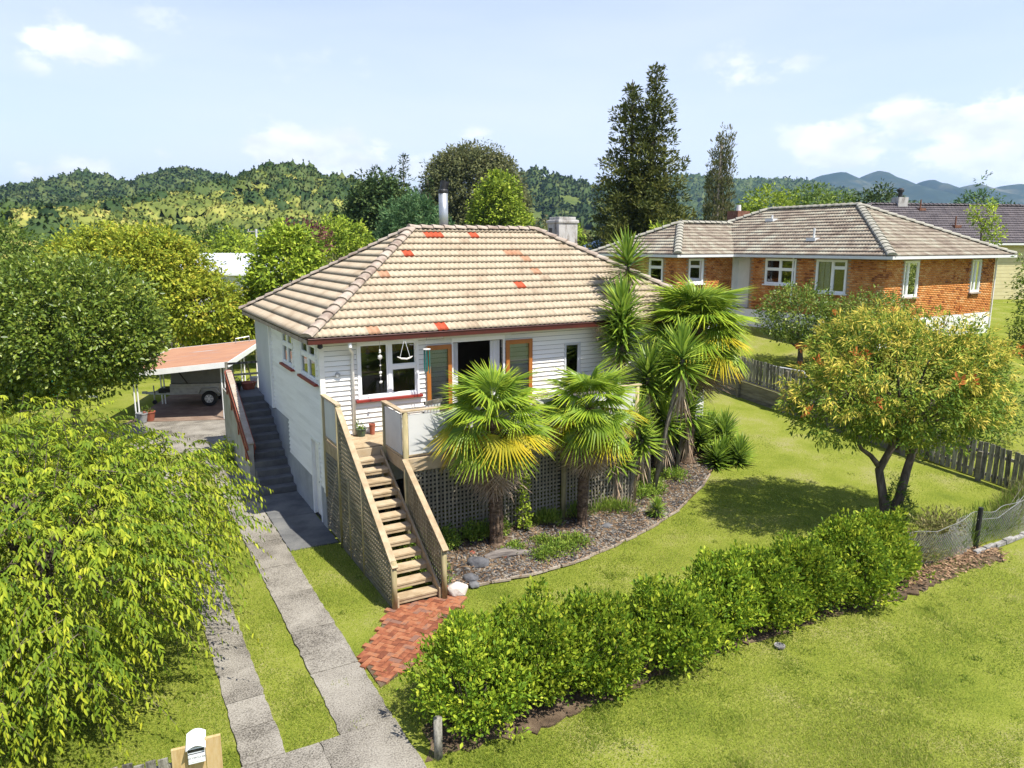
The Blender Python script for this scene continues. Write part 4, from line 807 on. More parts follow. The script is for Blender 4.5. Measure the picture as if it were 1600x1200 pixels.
def build_dark_house():
    H = thing('dark_roofed_house', 'cream weatherboard house with a dark brown tiled roof at the right edge', 'house', (22.5, 50.0, 0), R(10))
    zr = 7.15; hw = 5.0; L = 17; rise = 2.75
    for k in range(16): MB().box(-.0, 21.9, -.03, 0, 3.0+k*.255, 3.24+k*.255).build('weatherboard', 'cream_wall', H)
    MB().box(0, 21.9, 0.001, 9.0, 1, 7.1).build('wall', 'cream_wall', H); MB().box(-.02, 21.95, -.06, -.001, 1, 2.99).build('foundation', 'red_wood', H)
    x0, x1, y0, y1 = -.5, 22.4, -.5, 9.5; P = [(x0, y0, zr), (x1, y0, zr), (x1, y1, zr), (x0, y1, zr), (x0+hw, y0+hw, zr+rise), (x1-hw, y0+hw, zr+rise)]
    ro = MB().add([(p[0], p[1], p[2]-.02) for p in P], [(3, 2, 1, 0), (0, 1, 5, 4), (1, 2, 5), (2, 3, 4, 5), (3, 0, 4)]).build('roof', 'wall_lining', H)
    pt = math.atan2(rise, hw); c, s = math.cos(pt), math.sin(pt); S = hw/c; hx = lambda y: min(y, S)*c; Vs = []; Fs = []; Ts = []; k = 0
    for o, ee, uu, LL in (((x0, y0, zr), (1, 0, 0), (0, c, s), x1-x0), ((x0, y1, zr), (0, -1, 0), (c, 0, s), y1-y0)):
        v, f, t, _ = slope_tiles(o, ee, uu, LL, S, hx, lambda y, LL=LL: LL-hx(y), None, nx=4); Vs.append(v); Fs.append(f+k); Ts.append(t); k += len(v)
    tag(link('tiles', npmesh('tiles', np.concatenate(Vs), np.concatenate(Fs), np.concatenate(Ts)), ro, 'dark_tile'), kind='stuff')
    caps(ro, P[0], P[4], 'dark_tile', r=.18, lift=.07); caps(ro, P[3], P[4], 'dark_tile', r=.18, lift=.07); caps(ro, P[4], P[5], 'dark_tile', r=.18, lift=.07)
    MB().box(x0, x1, y0-.1, y0+.02, zr-.15, zr-.02).build('gutter', 'soffit', H)
    MB().box(6.6, 7.4, 4.2, 5.0, 9.2, 10.45).build('chimney', 'chimney', ro); MB().lathe([(.16, 10.45), (.14, 10.8), (.24, 10.85), (.24, 11.0), (.12, 11.12)], (7.0, 4.6), 10).build('chimney_pot', 'black_metal', ro)
    for x, y in ((9.3, 1.6), (8.2, 3.9)):
        zz = zr+(y-y0)*rise/hw; MB().tube([(x, y, zz-.1), (x, y, zz+.7)], .05, 8).build('vent_pipe', 'chimney_brick', ro); MB().box(x-.25, x+.25, y-.3, y+.3, zz-.1, zz+.08).build('flashing', 'chimney_brick', ro)
build_dark_house()
def far_house(name, label, loc, rz, w, d, h, rise, roofm, wallm, hip=False):
    H = thing(name, label, 'house', loc, rz); MB().box(0, w, 0, d, 0, h).build('wall', wallm, H); e = .4; hh = d/2 if hip else 0
    P = [(-e, -e, h-.05), (w+e, -e, h-.05), (w+e, d+e, h-.05), (-e, d+e, h-.05), (-e+hh, d/2, h+rise), (w+e-hh, d/2, h+rise)]
    r = MB().add(P, [(3, 2, 1, 0), (0, 1, 5, 4), (1, 2, 5), (2, 3, 4, 5), (3, 0, 4)]).build('roof', roofm, H)
    n = int(w/.75)
    for k in range(1, n):
        x = -e+(w+2*e)*k/n
        if not hip: MB().bar((x, -e, h-.03), (x, d/2, h+rise+.02), .05, .05).build('rib', roofm, r)
    MB().box(-e, w+e, -e-.08, -e, h-.2, h-.04).build('gutter', 'white_paint', H)
    for x in (w*.2, w*.6): wo = MB().box(x, x+1.6, -.05, .02, 1.0, 2.1).build('window', 'white_paint', H); MB().box(x+.1, x+1.5, -.06, -.045, 1.1, 2.0).build('pane', 'glass', wo)
    return H
far_house('iron_roofed_house', 'long white iron roofed house seen over the yellowing tree', (-32.0, 72, 0), R(6), 13, 8, 4.6, 1.6, 'roof_iron', 'far_wall')
far_house('iron_roofed_shed', 'pale iron roofed shed beside the long white roof left of the main roof', (-26.9, 70, 0), R(-4), 5, 6, 4.4, 1.2, 'roof_iron', 'far_wall')
far_house('blue_roofed_house', 'house with a pale blue roof showing behind the plastered chimney', (5.6, 66, 0), R(12), 9, 8, 5.5, 2.1, 'roof_iron_blue', 'far_wall', True)
far_house('pale_roofed_house', 'small pale roof just visible at the left edge among trees', (-52.5, 80, 0), R(10), 7, 7, 3.9, 1.4, 'roof_iron', 'far_wall')
def build_pole():
    Pn = thing('power_pole', 'slim pale power pole with a crossarm behind the white roofs', 'pole', (-25.9, 76, 0), 0)
    MB().tube([(0, 0, 0), (0, 0, 8.6)], [.2, .12], 8).build('pole', 'white_stone', Pn); MB().box(-.9, .9, -.06, .06, 8.3, 8.42).build('crossarm', 'old_timber', Pn)
    for x in (-.8, 0, .8): MB().lathe([(.05, 8.42), (.05, 8.6)], (x, 0), 6).build('insulator', 'white_stone', Pn)
build_pole()
def build_back_fence():
    F = thing('corrugated_fence', 'dark vertical ribbed fence behind the carport lawn', 'fence', (-30, 50.5, 0), R(3))
    x = 0
    while x < 34: MB().box(x, x+.17, (int(x/.2) % 2)*.02, .04+(int(x/.2) % 2)*.02, 0, 2.05).build('paling', 'corrugated', F); x += .2
    for zz in (.4, 1.6): MB().box(0, 34, .07, .12, zz, zz+.09).build('rail', 'corrugated', F)
build_back_fence()
# ------------------------------------------------------------------ foliage
def unit(v): return v/np.maximum(np.linalg.norm(v, axis=-1, keepdims=True), 1e-9)
def rand_unit(r, n): return unit(r.normal(size=(n, 3)))
def leaf_mesh(name, P, D, Nr, L, Wd, tint, fold=.25, long=False):
    """one bent leaf per row. long: six-point tapering leaf, else four-point"""
    D = unit(D); S = unit(np.cross(D, Nr)); Nn = np.cross(S, D); L = np.asarray(L).reshape(-1, 1)*np.ones((len(P), 1)); Wd = np.asarray(Wd).reshape(-1, 1)*np.ones((len(P), 1))
    if long:
        V = np.stack([P, P+D*L*.3+S*Wd*.5+Nn*Wd*fold, P+D*L*.68+S*Wd*.38+Nn*Wd*fold*.5-Nn*L*.05, P+D*L-Nn*L*.16, P+D*L*.68-S*Wd*.38+Nn*Wd*fold*.5-Nn*L*.05, P+D*L*.3-S*Wd*.5+Nn*Wd*fold], 1); k = 6
        T = np.array([[0, 1, 2, 3], [0, 3, 4, 5]])
    else:
        V = np.stack([P, P+D*L*.48+S*Wd*.5+Nn*Wd*fold, P+D*L, P+D*L*.48-S*Wd*.5+Nn*Wd*fold], 1); k = 4; T = np.array([[0, 1, 2], [0, 2, 3]])
    F = (np.arange(len(P))[:, None, None]*k+T[None]).reshape(-1, T.shape[1])
    return npmesh(name, V.reshape(-1, 3), F, np.repeat(np.clip(tint, 0, 1), k))
def crown_centres(r, ells, n, shell=.45, rough=.12, lowcut=-2):
    E = np.array(ells, float); vol = (E[:, 3]*E[:, 4]*E[:, 5])**.75; pick = r.choice(len(E), n*3, p=vol/vol.sum()); d = rand_unit(r, n*3)
    rad = (1-shell*r.random(n*3)**1.6)*(1+rough*r.normal(size=n*3)); e = E[pick]; C = e[:, :3]+d*e[:, 3:]*rad[:, None]
    ok = d[:, 2] > lowcut
    for k in range(len(E)):
        q = np.linalg.norm((C-E[k, :3])/E[k, 3:], axis=1); ok &= (q > .62) | (pick == k)
    idx = np.where(ok)[0][:n]; return C[idx], unit(d[idx]/e[idx, 3:]*e[idx, 3:].mean(1, keepdims=True))
def clump_leaves(r, C, O, per, ll, lw, cr, droop=.1, flat=.0, spread=1.):
    n = len(C); C = np.repeat(C, per, 0); O = np.repeat(O, per, 0); off = rand_unit(r, n*per)*(r.random((n*per, 1))**.5); off[:, 2] *= 1-flat
    P = C+off*cr; D = unit(O*.5+off*.8*spread+r.normal(size=P.shape)*.45+np.array([0, 0, -droop])); Nr = unit(np.array([0, 0, .75])+O*.55+r.normal(size=P.shape)*.45)
    L = ll*(.65+.6*r.random(n*per)); tint = np.repeat(r.random(n), per)*.45+r.random(n*per)*.55
    return P, D, Nr, L, L*(lw/ll), tint
def foliage_part(parent, name, leaf, ells, n, per, ll, lw, cr, seed=1, droop=.1, shell=.45, rough=.1, flat=0., lowcut=-2, fold=.25, long=False):
    r = np.random.default_rng(seed); C, O = crown_centres(r, ells, n, shell, rough, lowcut); P, D, Nr, L, Wd, t = clump_leaves(r, C, O, per, ll, lw, cr, droop, flat)
    o = link(name, leaf_mesh(name, P, D, Nr, L, Wd, t, fold, long), parent, 'leaf_'+leaf); return C
def limbs(parent, C, top, r0, bark, seed, n=7, base=(0, 0, 0), name='trunk', lean=(0, 0)):
    q = random.Random(seed); m = MB(); b = Vector(base); t = Vector(top); mid = b.lerp(t, .5)+Vector((q.uniform(-.1, .1)*t.z*.3+lean[0], q.uniform(-.1, .1)*t.z*.3+lean[1], 0))
    m.tube([b-Vector((0, 0, .15)), b.lerp(mid, .4), mid, t], [r0*1.25, r0, r0*.8, r0*.5], 9)
    if len(C):
        for k in range(n):
            c = Vector(C[q.randrange(len(C))]); s = b.lerp(t, q.uniform(.45, .95)); s = mid.lerp(t, q.uniform(0, 1)); h = s.lerp(c, .5)+Vector((0, 0, .08*(c-s).length)); m.tube([s, h, c], [r0*.42, r0*.25, r0*.08], 6)
    return m.build(name, bark, parent, smooth=True)
def tree(name, label, base, ells, n, per, ll, lw, cr, leaf, tr, th, seed, cat='tree', bark='bark', group=None, **kw):
    T = thing(name, label, cat, base, 0, group); C = foliage_part(T, 'crown', leaf, ells, n, per, ll, lw, cr, seed, **kw); limbs(T, C, (ells[0][0]*.6, ells[0][1]*.6, th), tr, bark, seed); return T

# --- foreground cherry with drooping sprays
def build_cherry():
    bx, by = -7.65, 11.4; r = np.random.default_rng(21)
    T = thing('cherry_tree', 'broad yellow green cherry tree with drooping leafy sprays in the left foreground', 'tree', (bx, by, 0))
    ells = [(0, 0, 2.35, 2.6, 2.5, 1.6), (-1.8, -.6, 2.6, 2.4, 2.3, 1.5), (1.0, -1.0, 2.05, 1.7, 1.6, 1.25), (.5, 1.5, 2.25, 1.9, 1.8, 1.25), (-1.6, 1.8, 2.85, 2.2, 1.9, 1.2), (-.6, -1.6, 1.9, 2.2, 1.5, 1.2), (-.5, -2.3, 1.15, 2.0, 1.1, .9), (.9, -1.8, 1.25, 1.1, .9, .8), (-2.4, -2.3, 1.5, 1.7, 1.1, 1.1)]
    C, O = crown_centres(r, ells, 3500, shell=.7, rough=.06, lowcut=-.75); n = len(C); K = 17
    Dh = unit(O*np.array([1, 1, .35])+r.normal(size=(n, 3))*.35+np.array([0, 0, .12])); Ls = .55+.55*r.random(n); P = []; D = []; Nn = []; L = []; t = []; tw = MB(); ct = r.random(n)
    dr = .38+.35*r.random(n)
    for k in range(K):
        s = (k+.5)/K; pos = C+Dh*(Ls*s)[:, None]-np.array([0, 0, 1])*(dr*Ls*s*s)[:, None]; tan = unit(Dh-np.array([0, 0, 1])*(2*dr*s)[:, None]); side = unit(np.cross(tan, [0, 0, 1.]))*(1 if k % 2 else -1)
        P.append(pos); D.append(unit(tan*.55+side*.5+np.array([0, 0, -.62])+r.normal(size=(n, 3))*.2)); Nn.append(unit(np.array([0, 0, .8])+tan*.35+side*.25+r.normal(size=(n, 3))*.25)); L.append((.128-.03*s)*(.6+.75*r.random(n))); t.append(ct*.5+.35*r.random(n)+.2*s-.05)
    P, D, Nn = (np.concatenate(k) for k in (P, D, Nn)); L = np.concatenate(L); t = np.concatenate(t)
    link('crown', leaf_mesh('crown', P, D, Nn, L, L*.31, t, .2, True), T, 'leaf_cherry')
    for i in range(0, n, 3):
        c = Vector(C[i]); d = Vector(Dh[i]); l = Ls[i]; tw.tube([c-d*.25, c+d*l*.5-Vector((0, 0, dr[i]*l*.25)), c+d*l*.95-Vector((0, 0, dr[i]*l*.9))], [.007, .005, .002], 3, False)
    tw.build('twigs', 'bark', T); T.children[-1]['kind'] = 'stuff'
    limbs(T, C, (-.3, 0, 3.0), .16, 'bark', 5, 16)
build_cherry()

tree('camellia_tree', 'rounded dark glossy leaved tree standing left of the carport', (-14.85, 24.6, 0), [(0, 0, 4.35, 2.85, 2.7, 2.35), (-1.9, -.2, 3.2, 2.0, 2.0, 1.7), (1.1, .2, 3.9, 1.7, 1.7, 1.5), (-2.6, .4, 4.2, 1.9, 1.8, 1.9)], 3600, 12, .165, .09, .27, 'camellia', .16, 3.6, 31, droop=.0, rough=.06)
tree('yellowing_tree', 'wide yellowing tree behind the rounded glossy tree', (-20.3, 41.5, 0), [(-.9, 0, 5.0, 4.3, 4.2, 3.0), (-2.9, .4, 5.3, 3.0, 3, 2.4), (2.6, -1, 3.5, 3.0, 3, 2.0), (.2, 0, 5.7, 2.6, 2.6, 2.2), (3.9, .2, 2.6, 2.2, 2.2, 1.7)], 3200, 13, .26, .13, .45, 'autumn', .25, 4.5, 32, droop=.25, rough=.08, flat=.5)
tree('broadleaf_tree', 'dense green tree cut by the left edge of the picture', (-36.4, 51, 0), [(0, 0, 6.0, 3.6, 3.4, 3.2), (.8, 0, 4.2, 2.6, 2.6, 2.2)], 900, 9, .3, .15, .45, 'mid', .25, 5, 33)
tree('fresh_green_tree', 'upright fresh green tree rising behind the left side of the tiled roof', (-13.1, 43, 0), [(0, 0, 5.2, 2.2, 2.2, 2.6), (-.9, 0, 4.0, 1.8, 1.8, 1.9), (1.1, 0, 4.4, 1.6, 1.6, 2.0), (.3, 0, 6.7, 1.5, 1.5, 1.5)], 1000, 12, .30, .16, .34, 'lime', .16, 5, 34, droop=.15)
tree('round_green_tree', 'round bright green tree in front of the dark conifers', (-17.3, 76, 0), [(0, 0, 7.2, 2.7, 2.6, 2.5), (-1.2, 0, 6.0, 2.0, 2, 1.9)], 420, 10, .4, .22, .5, 'lime', .25, 6, 35)
tree('plum_tree', 'purple leaved tree behind the fresh green tree', (-17.2, 62, 0), [(0, 0, 7.2, 1.9, 1.9, 1.7)], 220, 9, .3, .16, .42, 'plum', .16, 6, 36)
tree('feathery_shrub', 'low feathery light green shrub just above the left roof slope', (-14.6, 56, 0), [(0, 0, 4.4, 3.2, 2.0, 1.5), (2.6, 0, 4.0, 2.2, 1.8, 1.3)], 420, 10, .35, .07, .5, 'poplar', .12, 3.5, 37, cat='shrub', droop=-.5)
for i, (x, y, z, rr, lf, lb) in enumerate(((-41, 88, 7.2, 3.6, 'mid', 'leftmost of the mid green trees behind the long white roof'), (-35.5, 90, 7.8, 3.7, 'mid', 'middle one of the mid green trees behind the long white roof'), (-31, 84, 7.4, 3.0, 'lime', 'lighter green tree behind the slim power pole'), (-46.5, 92, 6.8, 3.4, 'dark', 'dark green tree behind the yellowing tree top'), (-25.5, 96, 8.0, 3.8, 'mid', 'green tree just right of the slim power pole'), (-22, 88, 8.2, 3.2, 'lime', 'yellowish green tree between power pole and dark conifers'), (-56, 95, 6.5, 4.0, 'mid', 'green tree behind the small pale roof at left'))):
    tree('valley_tree', lb, (x, y, 0), [(0, 0, z-1.5, rr, rr, rr*.85), (rr*.5, 0, z-2.6, rr*.7, rr*.7, rr*.6), (-rr*.5, 0, z-2.4, rr*.7, rr*.7, rr*.6)], 420, 8, .45, .25, .6, lf, .25, z-3, 40+i, group='trees in the valley')
tree('shelter_tree', 'dark green bushy tree left of the rounded gum', (-16.2, 92, 0), [(0, 0, 10.6, 4.0, 3.6, 4.4), (-2.6, 0, 8.0, 3.2, 3, 3.4), (2.4, 0, 8.6, 3, 3, 3.6), (-3.8, 0, 6.5, 2.6, 2.6, 2.6)], 1500, 16, .48, .26, .65, 'dark', .35, 8, 51, rough=.12)
tree('grey_green_tree', 'soft grey green tree right of the round bright green tree', (-10.9, 82, 0), [(0, 0, 9.2, 3.0, 2.8, 2.9), (-1.6, 0, 7.2, 2.3, 2.2, 2.2), (2.6, 0, 7.4, 2.3, 2.2, 2.3)], 800, 18, .5, .16, .6, 'blue', .3, 7, 52, droop=-.2)
tree('gum_tree', 'huge dome shaped olive grey gum tree behind the metal flue', (-6.2, 121, 0), [(0, 0, 15.0, 8.0, 7, 7.2), (-4.6, 0, 13.0, 4.2, 4, 4.6), (4.6, 0, 13.2, 4.2, 4, 4.6), (0, -2, 10, 6.5, 5, 5.5), (-2, 0, 18.2, 4.6, 4.6, 3.6), (3, 0, 17.6, 3.8, 3.8, 3.4)], 3600, 15, .6, .24, .85, 'gum', .7, 12, 53, droop=.35, rough=.07, bark='bark_pale')
tree('leafy_tree', 'bright mid green tree in front of the gum and right of the flue', (-2.0, 101, 0), [(0, 0, 11.8, 3.2, 3, 3.6), (1.6, 0, 9.0, 2.9, 2.8, 3.0), (-1.2, 0, 9.6, 2.6, 2.6, 3.0), (.6, 0, 14.2, 1.9, 1.9, 2.3)], 900, 16, .48, .27, .6, 'lime', .35, 9, 54)
for i, (x, y, z, rr, lf, lb) in enumerate(((5.4, 112, 9.0, 3.6, 'poplar', 'pale olive willow behind the plastered chimney'), (9.2, 118, 8.6, 3.4, 'poplar', 'olive willow between the chimney and the tall conifer'), (6.9, 96, 9.3, 2.0, 'lime', 'small lime green tree top above the plastered chimney'), (2.4, 108, 8.2, 3.0, 'mid', 'green shrub mass left of the plastered chimney'), (12.4, 60, 8.2, 1.7, 'lime', 'bright lime bush over the left end of the brown roof'))):
    tree('valley_tree', lb, (x, y, 0), [(0, 0, z-1.2, rr, rr, rr*.8), (rr*.4, 0, z-2.4, rr*.8, rr*.8, rr*.7)], 380, 9, .42, .2, .55, lf, .22, z-2.5, 60+i, group='trees in the valley')
for i, (x, y, z, rr, lf, lb) in enumerate(((24.6, 72, 10.6, 2.5, 'lime', 'pale lime tree above the brown roof ridge'), (22.6, 70, 8.6, 1.9, 'lime', 'low lime bush at the brick chimney'), (30.4, 77, 10.8, 2.6, 'mid', 'olive green tree left of centre above the brown roof ridge'), (34.0, 79, 10.6, 2.3, 'mid', 'olive green tree above the middle of the brown roof'), (37.8, 78, 11.0, 2.6, 'dark', 'darker tree right above the peak of the brown roof'))):
    tree('ridge_tree', lb, (x, y, 0), [(0, 0, z-.6, rr, rr, rr*.95), (rr*.6, 0, z-1.8, rr*.7, rr*.7, rr*.7), (-rr*.6, 0, z-1.7, rr*.7, rr*.7, rr*.7)], 380, 10, .38, .2, .5, lf, .2, z-2, 70+i, group='trees behind the brown roof')
tree('wispy_tree', 'wispy open tree above the dark brown roof', (38.2, 62, 0), [(0, 0, 10.2, 1.7, 1.5, 1.2), (2.0, 0, 9.6, 1.4, 1.2, .8), (.3, 0, 11.9, .35, .35, 1.0)], 150, 7, .36, .14, .4, 'blue', .12, 10.5, 76)

def conifer(name, label, base, spires, leaf, seed, ll=.55, lw=.2, per=16, tip=.5, dens=1., up=.15, low=.06):
    T = thing(name, label, 'tree', base); r = np.random.default_rng(seed); Cs = []; Os = []; m = MB()
    for sx, sy, h, rb, pw in spires:
        m.tube([(sx*.3, sy*.3, 0), (sx*.8, sy*.8, h*.5), (sx, sy, h)], [rb*.09, rb*.055, .03], 8); z = h*low
        while z < h*.995:
            f = 1-z/h; rad = rb*(f**pw)*(1+.0*r.random()); nb = max(3, int((4+5*f)*dens)); a0 = r.random()*6.28
            for k in range(nb):
                a = a0+k*6.283/nb+r.normal()*.25; R_ = rad*(.72+.42*r.random())+tip*.5; s = 0.25
                while s < 1.0001:
                    rr = R_*s; Cs.append((sx+rr*math.cos(a), sy+rr*math.sin(a), z-.12*R_*s+up*R_*s*s+r.normal()*.12)); Os.append((math.cos(a), math.sin(a), .35)); s += max(.12, tip*.95/max(R_, .3))
            z += tip*.78*(1+.25*r.random())
    C = np.array(Cs); O = unit(np.array(Os)); P, D, Nr, L, Wd, t = clump_leaves(r, C, O, per, ll, lw, tip*.62, -.15, .35)
    link('crown', leaf_mesh('crown', P, D, Nr, L, Wd, t), T, 'leaf_'+leaf); m.build('trunk', 'bark', T, smooth=True); return T
conifer('redwood_tree', 'towering dark twin topped conifer behind the brown roofed house', (11.1, 66, 0), [(1.15, 0, 21.6, 5.3, .76), (-.8, .4, 20.9, 5.2, .76), (0, -.6, 14.0, 6.4, .55)], 'redwood', 81, ll=.4, lw=.15, per=42, tip=.95, dens=1.1, low=.08)
for i, (x, y, h, rb, lb) in enumerate(((-20.2, 112, 18.0, 2.2, 'slim dark pine left of the tallest one behind the roof'), (-18.0, 114, 18.4, 2.0, 'slim dark pine just beside the tallest one'), (-15.4, 108, 19.3, 3.4, 'tallest dark pine left of the dome shaped gum'), (-12.4, 112, 16.5, 2.8, 'short dark pine at the edge of the dome shaped gum'))):
    conifer('pine_tree', lb, (x, y, 0), [(0, 0, h, rb, .75)], 'forest', 90+i, ll=.6, lw=.2, per=9, tip=.9, low=.35)
def build_poplar():
    T = thing('poplar_tree', 'tall narrow poplar with several feathery spires', 'tree', (25.2, 92, 0)); r = np.random.default_rng(99)
    ells = [(-.6, 0, 13.0, 1.0, 1.0, 6.5), (.75, 0, 14.0, .85, .9, 6.4), (.1, 0, 15.8, .62, .6, 5.4), (-1.1, 0, 11, .6, .7, 5.0), (0, 0, 9, 1.7, 1.6, 4.0)]
    C = foliage_part(T, 'crown', 'poplar', ells, 900, 9, .42, .13, .4, 99, droop=-1.4, shell=.7); limbs(T, C, (0, 0, 19), .3, 'bark_pale', 4, 8)
    T2 = thing('young_poplar', 'short slanting young poplar beside the tall narrow one', 'tree', (27.3, 90, 0)); C = foliage_part(T2, 'crown', 'poplar', [(.3, 0, 9.2, .55, .6, 2.4)], 110, 8, .4, .12, .35, 98, droop=-1.2); limbs(T2, C, (.4, 0, 10), .1, 'bark_pale', 4, 4)
build_poplar()

# --- flowering tree on the lawn
def build_pieris():
    T = thing('flowering_tree', 'spreading small tree with yellowish sprays and coral tips on the front lawn', 'tree', (9.45, 17.5, 0)); r = np.random.default_rng(61)
    ells = [(-.2, 0, 3.9, 2.1, 2.0, 1.45), (-1.6, -.2, 3.2, 1.25, 1.3, .95), (1.05, 0, 3.9, 1.4, 1.4, 1.35), (.5, -.3, 3.0, 1.6, 1.4, .9), (-.6, .5, 4.5, 1.3, 1.3, .95), (1.45, .2, 3.0, 1.0, 1.0, .8)]
    C, O = crown_centres(r, ells, 1450, .5, .09); P, D, Nr, L, Wd, t = clump_leaves(r, C, O, 22, .125, .04, .16, .1); 
    link('crown', leaf_mesh('crown', P, D, Nr, L, Wd, t*.75+.0), T, 'leaf_pieris')
    fl = r.choice(len(C), 900, False); up = O[fl][:, 2] > -.1; F = C[fl][up]+O[fl][up]*.12; P, D, Nr, L, Wd, t = clump_leaves(r, F, O[fl][up], 18, .16, .03, .12, .5); link('blossom', leaf_mesh('blossom', P, D, Nr, L, Wd, t*.25+.75), T, 'leaf_pieris')
    co = r.choice(np.where(O[:, 2] > -.3)[0], 22, False); F = C[co]+O[co]*.26; P, D, Nr, L, Wd, t = clump_leaves(r, F, O[co], 14, .13, .05, .09, -.3); tag(link('coral_tips', leaf_mesh('coral_tips', P, D, Nr, L, Wd, t), T, 'leaf_coral'), kind='stuff')
    m = MB(); q = random.Random(3)
    m.tube([(0, 0, -.1), (-.05, 0, .35), (-.18, .05, .9), (-.30, .1, 1.5), (-.1, 0, 2.1), (.0, .1, 3.0)], [.2, .15, .11, .10, .085, .05], 9); m.tube([(.02, 0, .2), (.22, 0, .8), (.36, .05, 1.5), (.5, 0, 2.3), (.8, 0, 3.3)], [.15, .12, .10, .085, .05], 9)
    m.tube([(-.28, .1, 1.55), (-.6, 0, 1.9), (-.9, -.1, 2.1), (-1.15, -.1, 2.7)], [.08, .06, .05, .03], 7)
    for k in range(26):
        c = Vector(C[q.randrange(len(C))]); s = Vector((q.uniform(-.2, .6), 0, q.uniform(2.0, 2.9))); m.tube([s, s.lerp(c, .5)+Vector((0, 0, .1)), c], [.045, .028, .01], 5)
    m.build('trunk', 'bark', T, smooth=True)
    foliage_part(T, 'basal_shoots', 'mid', [(.12, -.1, .8, .22, .22, .65), (.35, -.1, .5, .2, .2, .3)], 60, 10, .11, .035, .1, 62, droop=-.2)
build_pieris()
zz = lambda x, y: float(nb_z(*AB(x, y)))
tree('glossy_shrub', 'rounded dark shrub in front of the brick wall on a short trunk', (12.0, 30.2, zz(12.0, 30.2)), [(-.2, 0, 2.3, 1.6, 1.5, 1.15), (.7, 0, 1.7, 1.1, 1.1, .8)], 700, 11, .13, .065, .24, 'camellia', .12, 1.5, 101, cat='shrub')
tree('spreading_shrub', 'low spreading dark shrub under the wide side window of the brick house', (14.6, 29.6, zz(14.6, 29.6)), [(0, 0, 2.1, 1.5, 1.3, .9), (-.9, 0, 1.6, 1.1, 1.1, .7)], 600, 11, .12, .06, .24, 'camellia', .1, 1.2, 102, cat='shrub')
tree('rose_bush', 'loose dark green bush behind the flowering tree at the house end', (14.6, 22.6, zz(14.6, 22.6)), [(0, 0, 2.2, 1.2, 1.2, 1.35), (.8, 0, 1.3, 1.0, 1.0, 1.0)], 420, 10, .10, .05, .22, 'mid', .06, 1.4, 103, cat='shrub')
tree('edge_shrub', 'tall dark shrub cut by the right edge beside the brick house', (23.5, 31.5, 1.6), [(0, 0, 3.4, 1.9, 1.8, 2.3), (.3, -.4, 1.4, 2.2, 1.8, 1.6)], 900, 11, .16, .075, .28, 'camellia', .12, 2.5, 104, cat='shrub')
tree('young_tree', 'thin green shrub poking up before the dark brown roof', (25.0, 40, zz(25, 40)), [(0, 0, 5.6, .7, .6, .9), (.5, 0, 4.6, .6, .6, .8)], 110, 8, .18, .08, .2, 'lime', .06, 5, 105)
tree('lemon_bush', 'small bright bush against the dark ribbed fence', (-17.8, 47.8, 0), [(0, 0, 1.3, 1.2, 1.0, 1.2)], 200, 10, .18, .09, .26, 'lime', .08, .8, 106, cat='shrub')
tree('corner_bush', 'green bush between the ribbed fence and the back corner of the house', (-15.9, 46.0, 0), [(0, 0, 1.5, .9, .9, 1.3)], 160, 10, .18, .09, .26, 'mid', .08, .8, 107, cat='shrub')
tree('drive_bush', 'little green bush at the foot of the rendered stair wall', W(-1.42, 7.3, 0), [(0, 0, .35, .3, .45, .42)], 60, 10, .09, .05, .1, 'lime', .03, .2, 108, cat='shrub')

# --- hedge: a row of separate shrubs
def build_hedge():
    p0 = np.array([-.55, 9.85]); p1 = np.array([7.75, 14.45]); n = 9; names = ['nearest to the driveway', 'second from the driveway', 'third from the driveway', 'fourth from the driveway', 'in the middle of the row, fifth from the driveway', 'fourth from the wire netting', 'third from the wire netting', 'second from the wire netting', 'nearest to the wire netting']
    hs = [1.36, 1.42, 1.30, 1.36, 1.34, 1.30, 1.40, 1.50, 1.42]; q = random.Random(12)
    for i in range(n):
        p = p0+(p1-p0)*i/(n-1)+np.array([q.uniform(-.15, .15), q.uniform(-.15, .15)]); h = hs[i]; w = .74+q.uniform(-.06, .12) if i else .86
        T = thing('hedge_shrub', 'bushy bright green hedge shrub '+names[i], 'shrub', (p[0], p[1], 0), q.uniform(0, 6), 'shrubs of the front hedge')
        ells = [(0, 0, h*.52, w, w, h*.46), (q.uniform(-.3, .3), q.uniform(-.3, .3), h*.74, w*.6, w*.6, h*.30), (q.uniform(-.35, .35), q.uniform(-.35, .35), h*.35, w*.8, w*.8, h*.32)]+[(q.uniform(-.5, .5), q.uniform(-.5, .5), h*q.uniform(.78, .98), .16, .16, .26) for _ in range(5)]
        C = foliage_part(T, 'crown', 'hedge', ells, 820, 12, .085, .045, .12, 200+i, droop=-.75, rough=.12, shell=.4)
        m = MB()
        for k in range(5):
            a = q.uniform(0, 6.28); m.tube([(.1*math.cos(a), .1*math.sin(a), -.05), (.25*math.cos(a), .25*math.sin(a), .4), (.4*math.cos(a), .4*math.sin(a), .9)], [.022, .017, .008], 5)
        m.build('stems', 'bark', T)
    Px = [(-1.15, 9.05), (.3, 9.65), (2.1, 10.85), (3.9, 11.95), (5.9, 12.9), (7.9, 13.75), (9.0, 14.6), (8.6, 15.3), (7.0, 14.6), (4.5, 13.2), (2.0, 11.9), (-.4, 10.6), (-1.3, 9.8)]
    tag(MB().prism(ragged(Px, .13, .09, 4), -.05, .003).build('hedge_soil', 'soil'), kind='structure')
build_hedge()

